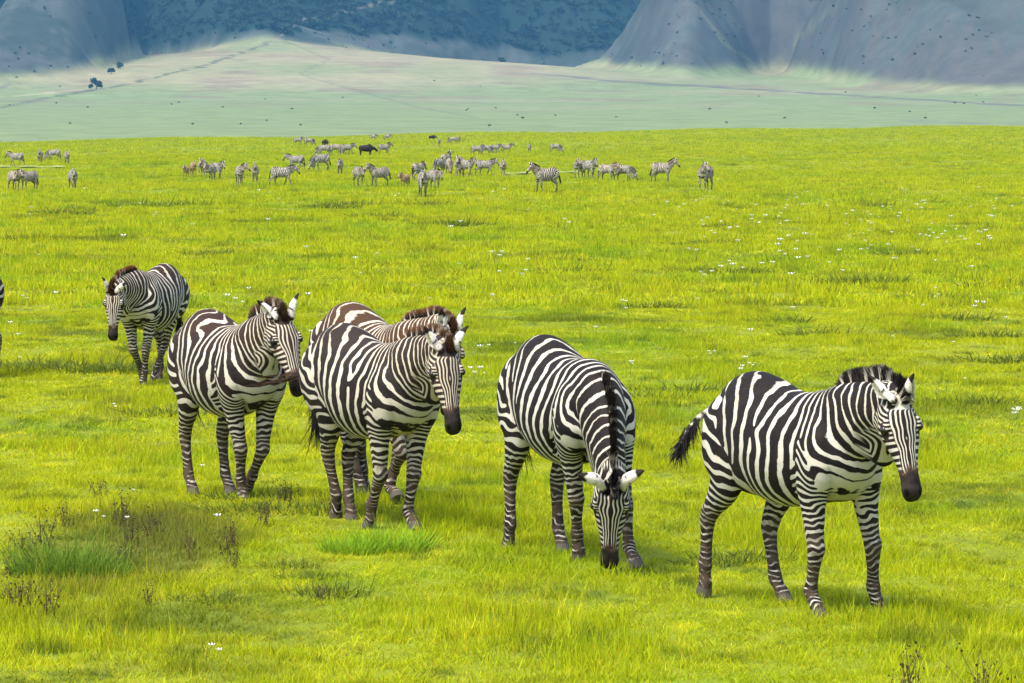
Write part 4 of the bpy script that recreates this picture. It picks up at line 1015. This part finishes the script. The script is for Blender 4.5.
while len(spots) < 235:
    if rng.rand() < .62: c, r_ = rng.uniform(690, 1024), rng.normal(232, 32)
    else: c, r_ = rng.uniform(0, 1024), 195 + 190 * rng.rand() ** 1.6
    if 192 < r_ < 420: spots.append((c, r_))
for c, r_ in spots:
    q = at(c, r_ + 14 * min(1, (r_ - 138) / 300)); o = link('white_flower', FL[rng.choice([0, 1, 2, 3], p=[.5, .4, .08, .02])]); o.location = q; s = rng.uniform(.6, 1.25) * (1 + 1.2 * sstep(30, 100, q[1])); o.scale = (s, s, s); o.rotation_euler = (0, 0, rng.rand() * 6.28)
    tag(o, 'small white wildflower standing in the grass', 'flower', 'white wildflowers scattered in the meadow')

# ---------------------------------------------------------------- weeds and tussocks
def weed_mesh(rng, n=16, h=.25, spread=.18):
    V, Fs, Cc = [], [], []
    for i in range(n):
        b0 = np.array([rng.normal() * spread * .28, rng.normal() * spread * .28, -.02]); d = np.array([rng.normal() * .32, rng.normal() * .32, 1.0]); L = h * rng.uniform(.5, 1.15); bend = rng.normal(size=3) * .2
        pts = [b0 + d * L * t + bend * L * t * t * .6 for t in np.linspace(0, 1, 6)]; c0 = np.array((.105, .075, .035)) * rng.uniform(.5, 1.5)
        v, f = tube([ell_ring(p, np.array([.0028 * (1 - .6 * t), 0, 0]), np.array([0, .0028 * (1 - .6 * t), 0]), 5) for p, t in zip(pts, np.linspace(0, 1, 6))]); o_ = len(V); V += v; Fs += [tuple(q + o_ for q in g) for g in f]; Cc += [c0] * len(v)
        for j in range(rng.randint(4, 9)):
            p = pts[rng.randint(2, 6)] + rng.normal(size=3) * .014; s = rng.uniform(.004, .010); e = rng.normal(size=3); e /= np.linalg.norm(e); g = np.cross(e, rng.normal(size=3)); g /= np.linalg.norm(g); o_ = len(V)
            V += [p + e * s, p + g * s, p - e * s, p - g * s]; Fs.append((o_, o_ + 1, o_ + 2, o_ + 3)); Cc += [c0 * rng.uniform(.5, 1.2)] * 4
    return make_mesh('dry_weed', V, Fs, dict(hc=np.array(Cc)))
def clump_mesh(name, rng, n, rad, h, w, c0, lean=.3):
    a = rng.rand(n) * 6.283; rr = rad * np.sqrt(rng.rand(n)); roots = np.stack([rr * np.cos(a), rr * np.sin(a), np.full(n, -.02)], 1)
    D = np.stack([np.cos(a) * rr / rad * lean * 1.4 + rng.normal(size=n) * lean * .6, np.sin(a) * rr / rad * lean * 1.4 + rng.normal(size=n) * lean * .6, np.ones(n)], 1)
    c = np.array(c0) * rng.uniform(.55, 1.4, (n, 1)); V, Fs, Cc = blades(roots, D, h * rng.uniform(.4, 1.1, n), w * rng.uniform(.6, 1.2, n), c * .8, c * 1.1, rng, .5, 3)
    return make_mesh(name, V, Fs, dict(hc=Cc))
rng = np.random.RandomState(60)
LEAFY = hair_material('weed_leaves'); nt = LEAFY.node_tree; b = nt.nodes['Principled BSDF']; t = nt.nodes.new('ShaderNodeBsdfTranslucent'); mx = nt.nodes.new('ShaderNodeMixShader'); mx.inputs[0].default_value = .4
nt.links.new(b.inputs['Base Color'].links[0].from_socket, t.inputs['Color']); nt.links.new(b.outputs[0], mx.inputs[1]); nt.links.new(t.outputs[0], mx.inputs[2]); nt.links.new(mx.outputs[0], nt.nodes['Material Output'].inputs['Surface'])
DW = [weed_mesh(rng) for _ in range(3)]; LW = [clump_mesh('leafy_weed', rng, 300, .30, .13, .0060, (.125, .165, .018), .6) for _ in range(3)]; TS = clump_mesh('grass_tussock', rng, 620, .26, .34, .0042, (.15, .25, .020)); TB = clump_mesh('grass_tussock', rng, 620, .30, .22, .0042, (.24, .40, .015))
def put(name, me, px, py, s, lab, cat, group=None, sx=1.0):
    o = link(name, me, None, [LEAFY]); o.location = at(px, py); o.rotation_euler = (0, 0, rng.rand() * .6 - .3); o.scale = (s * sx, s, s); tag(o, lab, cat, group)
put('grass_tussock', TS, 58, 578, .8, 'big dark green grass tussock in the lower left of the meadow', 'tussock', None, 1.3)
put('grass_tussock', TS, 95, 580, .6, 'lower green tussock leaning against the big dark one', 'tussock', None, 1.3)
put('grass_tussock', TB, 392, 550, .75, 'bright green tussock in front of the dusty zebra, right of its forefeet', 'tussock', None, 1.2)
put('grass_tussock', TB, 352, 552, .6, 'low bright green tussock below the dusty zebra', 'tussock', None, 1.2)
for px, py, s, lab in ((42, 548, 1.0, 'dry brown weed standing behind the big dark tussock'), (118, 528, 1.0, 'tallest dry weed with seed heads right above the dark tussock'), (150, 540, .9, 'dry brown weed right of the tallest one with seed heads'), (132, 545, .8, 'low dry weed between two taller brown weeds'), (20, 612, 1.0, 'dry weed with leaning stalks at the left below the dark tussock'), (48, 616, .8, 'small dry weed below the dark tussock'),
                       (285, 505, .9, 'thin dry weed between the tufted zebra and the dusty zebra'), (905, 700, 1.0, 'dry weed with dark seed heads at the bottom edge, below the nearest zebra'), (985, 703, 1.0, 'leaning dry weed at the bottom right corner'), (228, 548, .8, 'sparse dry weed in front of the tufted zebra, left one'), (262, 528, .8, 'sparse dry weed in front of the tufted zebra, right one'), (100, 500, .8, 'dry weed farther back than the ones by the tussock'), (330, 515, .7, 'dry weed by the hind feet of the dusty zebra')):
    put('dry_weed', DW[rng.randint(3)], px, py, s, lab, 'weed', 'dry weeds in the meadow')
for i in range(26):
    put('leafy_weed' if i % 2 else 'dry_weed', LW[i % 3] if i % 2 else DW[i % 3], rng.uniform(-5, 330) if i % 4 else rng.uniform(0, 160), rng.uniform(512, 612), rng.uniform(.45, .75), 'low leafy weed in the weedy patch below the walking zebras' if i % 2 else 'low brown stalky weed in the weedy patch below the walking zebras', 'weed', 'weeds of the weedy patch', 1.2)
lw = [(20, 371, 1.4), (60, 369, 1.3), (105, 371, 1.3), (128, 372, 1.0), (172, 374, .9), (575, 273, 1.5), (735, 274, 1.5), (690, 272, 1.3), (650, 308, 1.1), (868, 284, 1.8), (846, 283, 1.5), (382, 218, 2.2), (462, 226, 2.4), (440, 226, 2.0), (1000, 288, 1.5), (1012, 362, 1.2), (640, 400, 1.0), (690, 392, 1.0), (170, 415, 1.0), (262, 500, .9), (320, 512, .9), (245, 512, .8), (60, 214, 2.4), (140, 207, 2.6), (180, 206, 2.4), (350, 206, 2.6), (420, 207, 2.6), (330, 208, 2.4), (820, 336, 1.2), (970, 404, 1.0), (985, 338, 1.2), (780, 323, 1.1), (560, 262, 1.4), (860, 206, 2.2), (880, 207, 2.2), (905, 256, 1.6), (720, 245, 1.6), (700, 246, 1.5), (150, 350, .9), (520, 420, .8), (742, 560, .7), (720, 565, .6), (640, 575, .6), (930, 300, 1.3), (955, 320, 1.2), (30, 240, 1.8), (215, 255, 1.6)]
for px, py, s in lw:
    put('leafy_weed', LW[rng.randint(3)], px, py, s, 'dark leafy weed clump rising from the grass', 'weed', 'leafy weed clumps in the meadow', 1.6)
